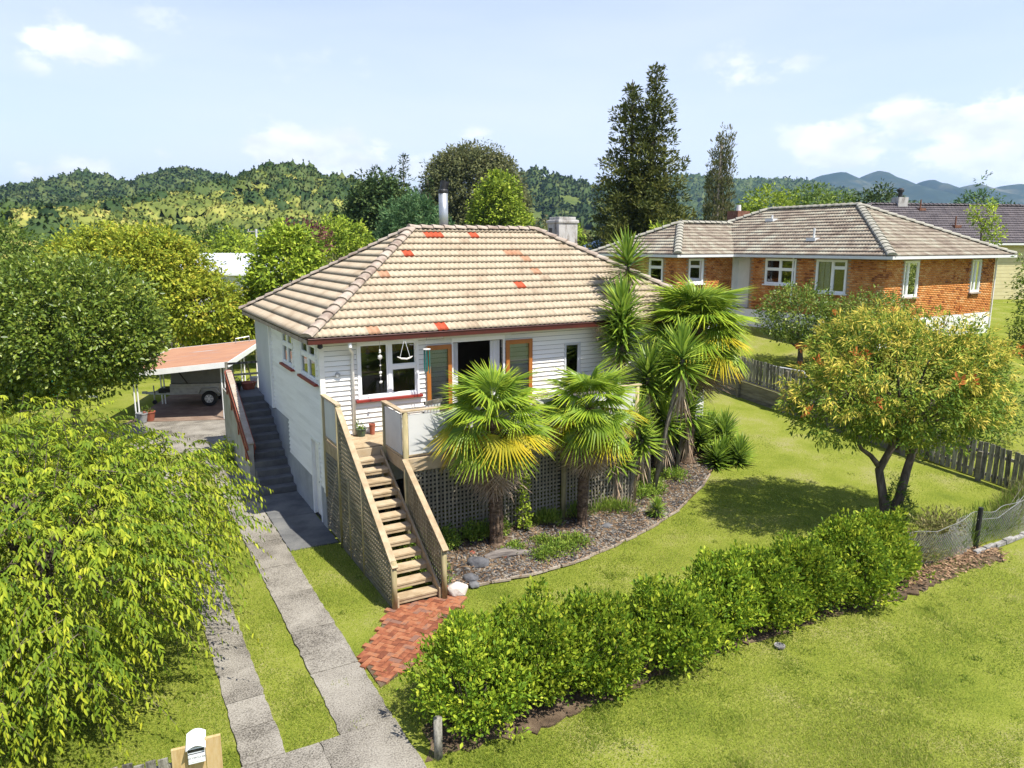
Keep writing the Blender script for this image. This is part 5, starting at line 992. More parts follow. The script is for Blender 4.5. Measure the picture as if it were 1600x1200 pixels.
# --- fan palms
def fan_mesh(leaf, seed, droop=.10, n=34, dead=False):
    r = random.Random(seed); V = []; F = []; T = []; Rr = .70; pl = .58
    def add(vs, fs, ts): k = len(V); V.extend(vs); F.extend([tuple(i+k for i in f) for f in fs]); T.extend(ts)
    add([(0, -.014, 0), (0, .014, 0), (pl, .010, -.02), (pl, -.010, -.02), (0, 0, -.02), (pl, 0, -.035)], [(0, 1, 2, 3), (0, 4, 5, 3), (1, 4, 5, 2)], [.5]*6)
    span = R(128); tl = r.uniform(.42, .55); sag = r.uniform(.3, 1.5); pb = R(r.uniform(-36, -8))
    for k in range(n):
        s0 = -span+2*span*k/n; s1 = -span+2*span*(k+1)/n; sm = (s0+s1)/2; L = Rr*(.78+.22*math.cos(sm*.7))*r.uniform(.93, 1.05); bend = pb
        def pt(an, l, z):
            x, y = l*math.cos(an), l*math.sin(an); zz_ = z-.16*abs(math.sin(an))*l*(1.5 if dead else sag*.6)
            return (pl+x*math.cos(bend)-zz_*math.sin(bend)*0, y, x*math.sin(bend)+zz_-.02)
        d = droop*r.uniform(.6, 1.8)*(2.2 if dead else 1); up = .02; g = .0 if k % 2 else .012
        t0 = r.uniform(.1, .45); t1 = t0+r.uniform(.05, .2); t2 = min(1, t0+r.uniform(.25, .55))
        add([pt(sm, .05, 0), pt(s0, L*tl, .0), pt(sm, L*tl, up), pt(s1, L*tl, .0), pt(sm+r.uniform(-.03, .03), L, -d)], [(0, 1, 2), (0, 2, 3), (1, 4, 2), (2, 4, 3)], [t0, t1, t0, t1, t2])
    me = bpy.data.meshes.new('frond'); me.from_pydata(V, [], F); a = me.attributes.new('tint', 'FLOAT', 'POINT'); a.data.foreach_set('value', np.array(T, np.float32)); me.materials.append(MATS['leaf_'+leaf]); me.update(); return me
FANS = [fan_mesh('palm', k, .06+.03*k) for k in range(7)]; OLD = [fan_mesh('palm_old', 10+k, .14) for k in range(3)]; DEAD = [fan_mesh('dead', 20+k, .2, 30, True) for k in range(3)]
def frond(parent, me, base, az, el, sc, roll, name='frond'):
    x = Vector((math.cos(az)*math.cos(el), math.sin(az)*math.cos(el), math.sin(el))); y = Vector((-math.sin(az), math.cos(az), 0)); z = x.cross(y); y, z = y*math.cos(roll)+z*math.sin(roll), z*math.cos(roll)-y*math.sin(roll)
    o = link(name, me, parent); o.matrix_basis = Matrix(((x.x*sc, y.x*sc, z.x*sc, base[0]), (x.y*sc, y.y*sc, z.y*sc, base[1]), (x.z*sc, y.z*sc, z.z*sc, base[2]), (0, 0, 0, 1))); return o
def palm(label, base, h, seed, sc=1., nf=36, nd=20, lean=(0, 0), tr=.13):
    T = thing('fan_palm', label, 'palm', base, 0, 'fan palms by the deck'); q = random.Random(seed); m = MB(); K = 26; path = []; rad = []
    for k in range(K+1):
        f = k/K; path.append((lean[0]*f*f, lean[1]*f*f, -.1+(h+.1)*f)); rad.append(tr*(1.25 if f < .04 else 1.0+.12*f)*(1+.10*(k % 2)+q.uniform(-.05, .05)))
    m.tube(path, rad, 12)
    for k in range(150):
        f = q.uniform(.1, .98); a = q.uniform(0, 6.28); c = Vector((lean[0]*f*f, lean[1]*f*f, h*f)); d = Vector((math.cos(a), math.sin(a), .9)); s = Vector((-math.sin(a), math.cos(a), 0))*.03; p = c+Vector((math.cos(a), math.sin(a), 0))*tr*1.0
        m.add([p-s, p+s, p+d*.07], [(0, 1, 2)])
    m.build('trunk', 'palm_trunk', T); top = Vector((lean[0], lean[1], h))
    for k in range(nf):
        f = k/(nf-1); el = R(82)-R(112)*f**.9+q.uniform(-.16, .16); az = k*2.39996+q.uniform(-.2, .2); old = f > .66 and q.random() < .55
        frond(T, q.choice(OLD if old else FANS), top+Vector((0, 0, .12*(1-f)-.25*f)), az, el, sc*q.uniform(.9, 1.1)*(.82 if f < .12 else 1), q.uniform(-.35, .35))
    for k in range(nd): frond(T, q.choice(DEAD), top+Vector((0, 0, -.25-.35*k/nd)), k*2.39996+.7, R(-56)-R(28)*q.random(), sc*q.uniform(.68, .88), q.uniform(-.5, .5), 'dead_frond')
palm('shaggy fan palm standing nearest the timber staircase', (-.36, 16.05, .12), 3.05, 1, 1.18, 34, 30, (-.05, 0), .15)
palm('fan palm in the middle, in front of the trellis post', (1.74, 17.3, .15), 3.0, 2, 1.13, 32, 24, (.12, 0), .12)
palm('tallest fan palm, farthest along the garden bed', (5.45, 22.1, .3), 4.25, 3, 1.5, 56, 36, (.1, 0), .17)

# --- yuccas
def sword_head(seed, n=120, L=.72, low=-.45):
    r = random.Random(seed); V = []; F = []; T = []
    for k in range(n):
        f = k/n; el = math.asin(max(-1, min(1, .995-(1-math.sin(low))*f))); az = k*2.39996+r.uniform(-.2, .2); l = L*r.uniform(.8, 1.12); w = .034; z0 = .22*(1-f)-.22*f
        x = Vector((math.cos(az)*math.cos(el), math.sin(az)*math.cos(el), math.sin(el))); s = Vector((-math.sin(az), math.cos(az), 0)); b = Vector((0, 0, z0)); dn = Vector((0, 0, -1)); cup = x.cross(s)*(-.012); b0 = len(V)
        V += [b-s*w*.5, b+s*w*.5, b+x*l*.5+s*w, b+x*l*.5-s*w, b+x*l*.5+cup, b+x*l+dn*l*.03*(1+f)]; t = r.uniform(.1, .8); F += [(b0, b0+1, b0+2, b0+4), (b0, b0+4, b0+3), (b0+2, b0+5, b0+4), (b0+4, b0+5, b0+3)]; T += [t*.7, t*.7, t, t, t*.8, min(1, t+.2)]
    me = bpy.data.meshes.new('leaf_head'); me.from_pydata([tuple(v) for v in V], [], F); a = me.attributes.new('tint', 'FLOAT', 'POINT'); a.data.foreach_set('value', np.array(T, np.float32)); me.materials.append(MATS['leaf_yucca']); me.update(); return me
def dead_skirt(seed, L=.6):
    r = random.Random(seed); V = []; F = []; T = []
    for k in range(70):
        az = r.uniform(0, 6.28); z = -.2-r.random()*.75; l = L*r.uniform(.6, 1.1); el = R(-60-28*r.random()); x = Vector((math.cos(az)*math.cos(el), math.sin(az)*math.cos(el), math.sin(el))); s = Vector((-math.sin(az), math.cos(az), 0))*.022; b = Vector((.05*math.cos(az), .05*math.sin(az), z)); k0 = len(V)
        V += [b-s, b+s, b+x*l]; F.append((k0, k0+1, k0+2)); T += [r.uniform(.2, 1)]*3
    me = bpy.data.meshes.new('dead_leaves'); me.from_pydata([tuple(v) for v in V], [], F); a = me.attributes.new('tint', 'FLOAT', 'POINT'); a.data.foreach_set('value', np.array(T, np.float32)); me.materials.append(MATS['leaf_dead']); me.update(); return me
HEADS = [sword_head(k, 170) for k in range(3)]; LOWH = sword_head(9, 120, .66, -.1); SKIRT = dead_skirt(1)
def yucca(label, base, heads):
    T = thing('yucca', label, 'yucca', base, 0, 'yuccas in the garden bed'); q = random.Random(int(base[0]*100)); m = MB()
    for dx, dy, z, sc, low in heads:
        m.tube([(dx*.15, dy*.15, -.1), (dx*.55, dy*.5, z*.5), (dx, dy, z)], [.075, .06, .05], 8); o = link('leaf_head', LOWH if low else q.choice(HEADS), T); o.location = (dx, dy, z); o.scale = (sc,)*3; o.rotation_euler = (q.uniform(-.15, .15), q.uniform(-.15, .15), q.uniform(0, 6))
        if z > 1: o = link('dead_leaves', SKIRT, T); o.location = (dx, dy, z); o.scale = (sc,)*3; o.rotation_euler = (0, 0, q.uniform(0, 6))
    m.build('stem', 'bark_pale', T, smooth=True)
yucca('tallest yucca, its round head rising beside the right roof hip', (3.5, 22.0, .3), [(-.02, .3, 6.1, 1.3, 0)])
yucca('yucca with a long leafy head covering the right end of the gutter', (3.1, 20.7, .3), [(.05, .2, 4.75, 1.35, 0), (.02, .12, 4.3, 1.3, 0), (.0, .08, 3.85, 1.15, 0)])
yucca('double headed yucca in front of the tallest fan palm', (3.85, 19.7, .25), [(-.12, .2, 3.15, 1.25, 0), (.75, -.1, 3.72, 1.35, 0)])
yucca('low yucca leaning over the trellis end', (3.0, 18.75, .2), [(-.25, -.2, 1.35, .95, 0), (.45, .1, 1.75, .95, 0), (.25, .2, 2.3, .95, 0)])
yucca('leaning yucca with three heads against the right end of the house wall', (4.35, 20.9, .3), [(-.2, .3, 2.35, 1.15, 0), (.45, .35, 2.9, 1.2, 0), (.1, -.2, 1.7, 1.05, 0)])
yucca('dense low yucca between the house wall and the tallest palm', (4.9, 21.4, .3), [(-.1, .3, 1.2, 1.1, 0), (.3, -.3, 1.9, 1.1, 0), (-.5, -.2, 3.3, 1.1, 0)])
yucca('small yucca rosette on the slate chips', (3.75, 18.1, .15), [(0, 0, .12, .5, 1)])
tree('berry_shrub', 'dense rusty tinged shrub behind the heads of the yuccas', (5.0, 22.9, .3), [(0, 0, 3.6, .9, .8, 1.1), (-.5, 0, 2.4, .9, .8, 1.2), (.4, .2, 4.4, .7, .7, .7)], 380, 12, .12, .06, .16, 'autumn', .07, 3, 111, cat='shrub')
def clivia(label, x, y, z, sc, k):
    T = thing('strap_leaved_plant', label, 'plant', (x, y, z), 0, 'strap leaved plants behind the tall palm')
    for dx, dy in ((0, 0), (.45, -.2), (-.3, -.35), (.25, .4), (.6, .35)): o = link('leaf_head', LOWH, T); o.location = (dx*sc, dy*sc, .15); o.scale = (sc,)*3; o.rotation_euler = (0, 0, dx*7+k)
clivia('upper clump of bright strap leaves right of the tall palm', 6.35, 23.2, .75, 1.1, 1); clivia('lower clump of bright strap leaves spilling to the lawn edge', 6.65, 22.3, .3, 1.0, 2)
# ------------------------------------------------------------------ garden bed
EDGE = np.array([(-1.75, 13.70), (-.87, 14.23), (.41, 14.78), (1.43, 15.42), (2.41, 16.31), (3.35, 17.3), (4.44, 18.64), (5.59, 20.47), (6.75, 22.9), (7.4, 25.2), (7.5, 26.5)])
INNER = np.array([W(1.1, -4.5)[:2], W(1.12, -2.7)[:2], W(2.6, -2.63)[:2], W(4.2, -2.63)[:2], W(5.8, -2.63)[:2], W(7.6, -2.63)[:2], W(7.7, -.3)[:2], W(9.5, -.05)[:2], W(11.6, -.05)[:2], W(12.6, .3)[:2], W(12.8, 1.5)[:2]])
def bed(s, t):
    k = min(int(s), len(EDGE)-2); f = s-k; e = EDGE[k]*(1-f)+EDGE[k+1]*f; i = INNER[k]*(1-f)+INNER[k+1]*f; p = e*(1-t)+i*t
    return p[0], p[1], float(lawn_z(p[0], p[1]))+.015+.24*t*(1 if s > 1 else s*.6)
def build_bed():
    ns, nt = 50, 9; V = [bed((len(EDGE)-1)*i/(ns-1), j/(nt-1)) for i in range(ns) for j in range(nt)]; F = [(i*nt+j, i*nt+j+1, (i+1)*nt+j+1, (i+1)*nt+j) for i in range(ns-1) for j in range(nt-1)]
    tag(link('garden_bed', npmesh('garden_bed', V, F, smooth=True), None, 'soil'), kind='structure')
    q = random.Random(7); V = []; Fc = []; T = []
    def chip(p, sz, tt):
        a = q.uniform(0, 6.28); ux = Vector((math.cos(a), math.sin(a), q.uniform(-.35, .35)))*sz; uy = Vector((-math.sin(a), math.cos(a), q.uniform(-.35, .35)))*sz*q.uniform(.35, .7); c = Vector(p); k = len(V); h = Vector((0, 0, sz*.35))
        V.extend([tuple(c+v) for v in (ux, uy, -ux, -uy, ux*.8+h, uy*.8+h, -ux*.8+h, -uy*.8+h)]); Fc.extend([(k+4, k+5, k+6, k+7), (k, k+1, k+5, k+4), (k+1, k+2, k+6, k+5), (k+2, k+3, k+7, k+6), (k+3, k, k+4, k+7)]); T.extend([tt]*8)
    for _ in range(5600):
        s = q.uniform(.3, 7.7); t = q.random()**1.3*.85+.02; p = bed(s, t); chip((p[0], p[1], p[2]+.01), q.uniform(.018, .05)*(1.4 if q.random() < .12 else 1), q.random()*.99)
    tag(link('slate_chips', npmesh('slate_chips', V, Fc, T), None, 'slate'), 'grey slate chips covering the garden bed under the palms', 'stone chips', kind='stuff')
    V2 = []; F2 = []; T2 = []
    for _ in range(1500):                                   # dry leaves, straw and twigs
        s = q.uniform(.2, 8.5); t = q.random()*.9-.06; p = bed(s, max(t, 0)); a = q.uniform(0, 6.28); l = q.uniform(.03, .07) if q.random() < .85 else q.uniform(.12, .3); d = Vector((math.cos(a), math.sin(a), q.uniform(-.1, .25)))*l; w = Vector((-math.sin(a), math.cos(a), .2))*(.012 if l < .1 else .006); c = Vector(p)+Vector((0, 0, .05)); k = len(V2); V2 += [tuple(c-d), tuple(c+w), tuple(c+d), tuple(c-w)]; F2.append((k, k+1, k+2, k+3)); T2 += [q.random()*.99]*4
    tag(link('dry_litter', npmesh('dry_litter', V2, F2, T2), None, 'litter'), 'dry straw and fallen palm bits scattered over the slate bed', 'leaf litter', kind='stuff')
    # timber edging laid end to end
    E_ = thing('bed_edging', 'low pale timber edging curving along the garden bed and lawn', 'edging', (0, 0, 0))
    for k in range(1, len(EDGE)-2):
        n = 3
        for j in range(n):
            if q.random() < .18: continue
            a = EDGE[k]+(EDGE[k+1]-EDGE[k])*(j+.02)/n; b = EDGE[k]+(EDGE[k+1]-EDGE[k])*(j+.97)/n
            MB().bar((a[0]+q.uniform(-.03, .03), a[1]+q.uniform(-.03, .03), float(lawn_z(*a))+.03), (b[0]+q.uniform(-.03, .03), b[1]+q.uniform(-.03, .03), float(lawn_z(*b))+.03), .038, .05).build('edging_board', 'edging', E_)
    # ground cover patches and weeds
    def patch(label, spots, leaf, n, per, ll, lw, h, seed, name='ground_cover', droop=-.5):
        P0 = np.array([bed(s, t) for s, t, _ in spots]); m = P0.mean(0); T_ = thing(name, label, 'plants', tuple(m))
        ells = [(p[0]-m[0], p[1]-m[1], p[2]-m[2]+h*.25, r, r*.8, h) for p, (_, _, r) in zip(P0, spots)]; foliage_part(T_, 'leaves', leaf, ells, n, per, ll, lw, .1, seed, droop=droop, lowcut=-.2, shell=.8)
    patch('bright green creeping plants beside the foot of the timber staircase', [(.45, .5, .28), (.8, .75, .3), (.9, .5, .25), (.6, .8, .25)], 'cover', 260, 10, .07, .035, .18, 301)
    patch('leafy weeds growing along the foot of the trellis near the stairs', [(1.5, .9, .4), (2.0, .92, .4), (2.4, .9, .4), (1.1, .95, .35)], 'cover', 360, 10, .075, .035, .32, 302)
    patch('low green mat of plants spreading on the slate between two palms', [(2.6, .25, .35), (3.0, .3, .4), (3.35, .35, .4), (2.9, .5, .3), (2.3, .5, .3)], 'cover', 420, 10, .06, .03, .13, 303)
    patch('grassy weeds along the trellis behind the middle palm', [(3.3, .9, .4), (3.9, .92, .4), (4.4, .9, .4), (4.7, .75, .3)], 'cover', 340, 9, .13, .018, .22, 304, droop=-1.6)
    patch('fresh green weeds between the yuccas and the tallest palm', [(5.9, .45, .5), (6.2, .35, .45), (6.5, .55, .5), (6.9, .35, .4)], 'cover', 420, 10, .08, .03, .24, 305)
    T_ = thing('climbing_plant', 'slender leafy climber standing up against the trellis between two palms', 'plant', bed(2.85, .86)); foliage_part(T_, 'leaves', 'lime', [(0, 0, .35, .14, .14, .4), (.03, 0, .95, .11, .11, .4), (.0, 0, 1.3, .07, .07, .25)], 60, 9, .075, .05, .09, 306); MB().tube([(0, 0, 0), (.03, 0, .7), (0, 0, 1.4)], .008, 5).build('stem', 'bark', T_)
    # rocks, log
    def rock(name, label, px, r, m, sd, sq=(1, 1, .75)): 
        o = MB().rock((0, 0, r*sq[2]*.5), r, sd, 0, sq).build(name, m, None, bevel=r*.12); o.location = px; return tag(o, label, 'rock', 'rocks at the foot of the stairs')
    rock('white_rock', 'large pale rock beside the foot of the timber staircase', W(1.33, -4.78, .0), .24, 'white_rock', 3, (1.05, .85, .85))
    for k, (a, b, r, lb) in enumerate(((1.82, -4.40, .20, 'dark rounded rock right behind the large pale rock'), (1.78, -4.66, .13, 'small dark rock at the right of the large pale rock'), (1.25, -3.95, .17, 'dark rock nestled against the stair post by the creepers'), (2.25, -3.9, .26, 'broad flat brown grey rock behind the pale rock'), (6.02, -3.5, .15, 'dark rock lying on the slate near the middle palm'), (5.6, -3.3, .13, 'small grey rock under the middle palm'))):
        rock('dark_rock', lb, W(a, b, .02 if b < -4.2 else .08), r, 'dark_rock', 10+k, (1.2, .9, .6))
    for k, (a, b, lb) in enumerate(((2.35, -3.4, 'reddish stone left of the driftwood log'), (2.95, -3.85, 'small red brick bat before the driftwood log'), (1.12, -4.62, 'red brick piece wedged behind the large pale rock'))): rock('brick_stone', lb, W(a, b, .08), .1, 'terracotta', 30+k, (.9, .8, .9))
    L_ = thing('driftwood_log', 'split grey driftwood log lying at the foot of the nearest palm', 'log', (-.33+.15, 15.55, .1), R(18)); MB().tube([(-.45, 0, 0), (-.15, .03, .05), (.2, 0, .06), (.5, -.02, .03), (.62, 0, .02)], [.10, .12, .10, .08, .05], 8).build('trunk', 'driftwood', L_); MB().tube([(-.2, .1, .07), (.15, .13, .12), (.45, .1, .08)], [.05, .06, .03], 6).build('branch', 'driftwood', L_)
build_bed()

# ------------------------------------------------------------------ small things about the house
small_pot('flower_pot', 'dark green flower pot with a leafy plant on the deck by the wall', W(.86, -.22, DZ), .13, .2, 'green_pot', 'cover', 60, .09)
small_pot('terracotta_pot', 'narrow red pot on the deck beside the green pot', W(1.16, -.18, DZ), .08, .27, 'terracotta')
small_pot('clay_bowl', 'wide clay bowl on the landing at the top of the concrete steps', W(-.35, 8.5, 2.16), .26, .24, 'terracotta', 'dead', 40, .12); small_pot('landing_pot', 'dark pot with a bush on the left of the landing', W(-.78, 8.4, 2.16), .2, .3, 'black_metal', 'cover', 90, .12); small_pot('grey_jar', 'pale stone jar on the landing beside the house wall', W(-.12, 8.75, 2.16), .13, .36, 'white_stone')
for k, (x, y, lb, m) in enumerate(((-2.95, .05, 'red brown planter at the left front of the carport', 'terracotta'), (-3.15, -.2, 'blue grey tub beside the front left carport post', 'galv_dull'))):
    P_ = (CPX+x*math.cos(CPR)-y*math.sin(CPR), CPY+x*math.sin(CPR)+y*math.cos(CPR), .03); small_pot('planter', lb, P_, .22, .38, m, 'mid' if k == 0 else None, 80, .12)
def build_chair():
    Ch = thing('garden_chair', 'slatted timber chair on the deck behind the white railing', 'chair', W(2.05, -1.35, DZ), TH+R(200))
    for k in range(5): MB().box(-.26, .26, -.25+k*.1, -.17+k*.1, .42, .445).build('seat_slat', 'old_timber', Ch)
    for k in range(5): MB().hexa([(-.24+k*.1, .24, .45), (-.17+k*.1, .24, .45), (-.17+k*.1, .265, .45), (-.24+k*.1, .265, .45), (-.24+k*.1, .36, 1.0), (-.17+k*.1, .36, 1.0), (-.17+k*.1, .385, 1.0), (-.24+k*.1, .385, 1.0)]).build('back_slat', 'white_paint', Ch)
    for x in (-.26, .22):
        for y in (-.22, .22): MB().box(x, x+.045, y, y+.045, 0, .42).build('leg', 'old_timber', Ch)
        MB().box(x-.02, x+.07, -.26, .28, .62, .65).build('armrest', 'old_timber', Ch); MB().box(x, x+.045, -.24, -.2, .45, .62).build('arm_post', 'old_timber', Ch)
    MB().box(-.28, .28, .355, .395, .98, 1.06).build('top_rail', 'old_timber', Ch)
build_chair()
def hang(name, label, cat, a, b, z): return thing(name, label, cat, W(a, b, z), TH)
def build_hangers():
    h = hang('wind_chime', 'teal tubular wind chime hanging from the gutter by the orange door', 'wind chime', 2.55, -.48, 4.74)
    MB().tube([(0, 0, 0), (0, 0, -.30)], .005, 4).build('cord', 'wire', h); MB().lathe([(.09, -.32), (.1, -.30)], (0, 0), 12).build('top_disc', 'white_paint', h)
    for k in range(6): an = k*1.047; MB().tube([(.075*math.cos(an), .075*math.sin(an), -.33), (.075*math.cos(an), .075*math.sin(an), -.82-.05*(k % 3))], .014, 7).build('tube', 'teal', h)
    h = hang('shell_mobile', 'string of pale shells hanging in front of the fixed window pane', 'mobile', 1.32, -.49, 4.74); MB().tube([(0, 0, 0), (0, 0, -1.05)], .004, 4).build('cord', 'wire', h)
    for z, r_ in ((-.25, .03), (-.3, .03), (-.42, .075), (-.62, .025), (-.8, .04), (-.87, .03), (-1.03, .045)): MB().rock((0, 0, z), r_, int(-z*100), 0, (1, .5, 1)).build('shell', 'shell', h)
    h = hang('driftwood_hanger', 'pale curved stick hung by two cords before the opening window', 'ornament', 1.96, -.49, 4.74)
    for s in (-1, 1): MB().tube([(0, 0, 0), (.13*s, 0, -.46)], .006, 4).build('cord', 'fabric_white', h)
    MB().tube([(-.2, 0, -.44), (-.1, 0, -.49), (.05, 0, -.51), (.15, 0, -.48), (.2, 0, -.45)], [.012, .022, .024, .02, .01], 7).build('stick', 'shell', h)
    h = hang('hanging_basket', 'hanging pot with dry spiky leaves under the right end of the gutter', 'plant', 7.85, -.48, 4.74); MB().tube([(0, 0, 0), (0, 0, -.28)], .008, 4).build('cord', 'wire', h); MB().lathe([(.04, -.42), (.09, -.36), (.10, -.29)], (0, 0), 10).build('pot', 'green_pot', h); foliage_part(h, 'leaves', 'dead', [(0, 0, -.25, .1, .1, .08)], 14, 7, .24, .012, .03, 320)
    h = hang('meter_box', 'small round grey fitting on the front weatherboards beside the downpipe', 'fitting', .38, -.03, 3.9); MB().tube([(0, 0, 0), (0, -.06, 0)], .06, 12).build('cover', 'galv_dull', h)
build_hangers()

# ------------------------------------------------------------------ street side: letterbox fence, wire fence, post, lawn cover
def build_street():
    F = thing('paling_fence', 'low weathered paling fence below the cherry tree by the driveway', 'fence', (-3.60, 8.06, 0), R(22)); q = random.Random(4)
    me = MB().box(-.055, .055, -.012, .012, 0, 1).mesh('paling'); me.materials.append(MATS['old_timber'])
    for k in range(26): o = link('paling', me, F); o.location = (-.62-.135*k, 0, 0); o.scale = (1, 1, .96+q.uniform(-.03, .03)); o.rotation_euler = (0, q.uniform(-.02, .02), 0)
    for zz_ in (.3, .75): MB().box(-4.2, -.1, .014, .06, zz_, zz_+.08).build('rail', 'old_timber', F)
    MB().box(-3.4, -3.28, .065, .18, 0, 1.1).build('post', 'old_timber', F)
    Lb = thing('letterbox', 'white letterbox with NO CIRCULARS lettering between two new timber boards', 'letterbox', (-3.60, 8.06, 0), R(22))
    MB().box(-.16, .02, -.02, .02, 0, 1.10).build('board', 'pine_new', Lb, bevel=.004); MB().box(-.54, -.36, -.02, .02, 0, 1.04).build('board', 'pine_new', Lb, bevel=.004); MB().box(-.355, -.165, -.02, .02, 0, .84).build('board', 'pine_new', Lb, bevel=.004)
    bx = MB().box(-.355, -.165, -.10, .18, .85, 1.06).build('box', 'letter_white', Lb, bevel=.006)
    K = 8; vs = []; fs = []
    for y in (-.14, .20):
        for k in range(K+1): f = k/K; vs.append((-.37+.22*f, y, 1.07+.05*math.sin(math.pi*f)))
        for k in range(K+1): f = k/K; vs.append((-.37+.22*f, y, 1.06+.05*math.sin(math.pi*f)))
    n = 2*(K+1)
    for k in range(K): fs += [(k, k+1, n+k+1, n+k), (K+1+k, n+K+1+k, n+K+2+k, K+2+k), (k, K+1+k, K+2+k, k+1), (n+k, n+k+1, n+K+2+k, n+K+1+k)]
    MB().add(vs, fs).build('lid', 'letter_white', Lb, smooth=False); MB().box(-.35, -.17, -.104, -.1005, 1.01, 1.045).build('slot', 'black_metal', bx); MB().box(-.352, -.168, -.106, -.1005, .985, .992).build('slot', 'black_metal', bx)
    MB().box(-.348, -.172, -.105, -.101, .88, .975).build('label_plate', 'letter_white', bx)
    cu = bpy.data.curves.new('lettering', 'FONT'); cu.body = 'NO CIRCULARS'; cu.size = .031; cu.align_x = 'CENTER'; cu.align_y = 'CENTER'; cu.extrude = .0006; tmp = bpy.data.objects.new('tmp', cu); COL.objects.link(tmp); bpy.context.view_layer.update()
    me = bpy.data.meshes.new_from_object(tmp.evaluated_get(bpy.context.evaluated_depsgraph_get())); bpy.data.objects.remove(tmp); me.materials.clear(); me.materials.append(MATS['letter_ink']); o = link('lettering', me, bx); o.location = (-.26, -.1062, .932); o.rotation_euler = (math.pi/2, 0, 0)
    o = MB().tube([(0, 0, -.1), (0, 0, .62)], .06, 12).build('end_post', 'old_timber', None, smooth=True); o.location = (-1.02, 9.06, 0); tag(o, 'short dark round post at the driveway end of the hedge', 'post')
    # netting fence
    Nf = thing('wire_netting_fence', 'sagging wire netting fence at the right end of the hedge', 'fence', (8.35, 14.75, 0), math.atan2(2.95, 5.0)); Lf = 6.2
    for x, m, r_, h in ((0.05, 'bark_pale', .035, .95), (2.95, 'black_metal', .055, 1.0), (5.9, 'black_metal', .05, 1.0)): MB().tube([(x, 0, -.1), (x+.03, 0, h)], r_, 8).build('post', m, Nf)
    top = lambda x: .78+.10*abs(math.cos(x*1.06))+.05*math.sin(x*3.1); w = MB(); st = .085; x = -1.0
    while x < Lf:
        for sgn in (1, -1):
            pts = []
            for k in range(13):
                z = k*.085; xx = x+sgn*z*.8+(.0 if sgn > 0 else .7)
                if 0 <= xx <= Lf and z <= top(xx): pts.append((xx, .07*math.sin(xx*2.3+z*2)+.05*z, z+.01))
            if len(pts) > 1: w.tube(pts, .0035, 3, False)
        x += st
    tag(w.build('netting', 'wire', Nf), kind='stuff')
    MB().tube([(k*.2, .05*math.sin(k), top(k*.2)) for k in range(32)], .007, 4).build('top_wire', 'wire', Nf); MB().tube([(2.9, 0, .72), (3.6, -.1, .66), (4.5, -.08, .85), (5.3, 0, 1.15), (6.0, .1, 1.2)], .007, 4).build('loose_wire', 'wire', Nf)
    for k in range(5): a = [(4.6+.3*k+q.uniform(-.2, .2), .1+q.uniform(-.1, .3), .4+q.uniform(0, .3))]; b_ = (5.0+.3*k, q.uniform(0, .4), 1.2+q.uniform(-.2, .2)); c_ = (5.5+.2*k, q.uniform(-.2, .4), .7); MB().tube([a[0], b_, c_], [.008, .006, .003], 4).build('bramble', 'bark_pale', Nf)
    Wd = thing('weedy_growth', 'tangled dry weeds growing through the wire netting', 'weeds', (8.35, 14.75, 0), math.atan2(2.95, 5.0)); Wd['kind'] = 'stuff'
    foliage_part(Wd, 'stems', 'weeds', [(1.2, .3, .3, .8, .35, .35), (2.1, .45, .5, .8, .4, .45)], 330, 9, .12, .03, .14, 330, droop=-.3, shell=.9); foliage_part(Wd, 'grass_blades', 'cover', [(3.2, .3, .25, .9, .35, .4), (4.4, .3, .3, 1.1, .4, .45), (5.6, .35, .35, .9, .4, .5), (1.9, .2, .15, 1.3, .3, .25)], 620, 9, .2, .012, .14, 331, droop=-1.5, shell=.9); foliage_part(Wd, 'dry_stems', 'weeds', [(5.6, .3, .5, .8, .5, .6), (4.6, .2, .3, .8, .3, .4)], 260, 8, .26, .010, .14, 332, droop=-1.0, shell=.9)
    for i in range(9): MB().box(2.6+i*.42, 2.99+i*.42, -.25+q.uniform(0, .03), -.12+q.uniform(-.02, .02), -.02, .06+q.uniform(0, .035)).build('kerb_stone', 'kerb_stone', Nf, bevel=.012)
    V = []; Fc = []; T = []
    for _ in range(1300):
        x = q.uniform(-.7, 3.3); y = -.15+q.gauss(0, .22)-.03*x; ca, sa = math.cos(Nf.rotation_euler[2]), math.sin(Nf.rotation_euler[2]); X = 8.35+x*ca-y*sa; Y = 14.75+x*sa+y*ca; a = q.uniform(0, 6.28); l = q.uniform(.03, .06); d = Vector((math.cos(a), math.sin(a), q.uniform(-.3, .5)))*l; s = Vector((-math.sin(a), math.cos(a), q.uniform(-.4, .4)))*l*.4; c = Vector((X, Y, .025+q.random()*.03)); k = len(V); V += [tuple(c-d), tuple(c+s), tuple(c+d), tuple(c-s)]; Fc.append((k, k+1, k+2, k+3)); T += [q.random()*.99]*4
    tag(link('leaf_litter', npmesh('leaf_litter', V, Fc, T), None, 'litter'), 'brown fallen leaves along the base of the wire netting', 'leaf litter', kind='stuff')
    tag(MB().prism(ragged([(7.8, 13.85), (9.2, 14.6), (11.2, 15.75), (11.5, 16.3), (10.2, 16.2), (9.9, 17.6), (9.0, 17.6), (8.3, 15.6)], .12, .1, 6), -.05, .0045).build('bare_soil', 'soil'), kind='structure')
    cv = thing('lawn_drain_cover', 'small round drain cover with a pale rim in the verge by the hedge', 'drain cover', (4.75, 11.95, 0)); MB().lathe([(.095, .0), (.095, .03), (.07, .03), (.07, .022)], n=18).build('rim', 'kerb_stone', cv); MB().lathe([(.069, .0), (.069, .024)], n=16).build('lid', 'dark_rock', cv)
build_street()

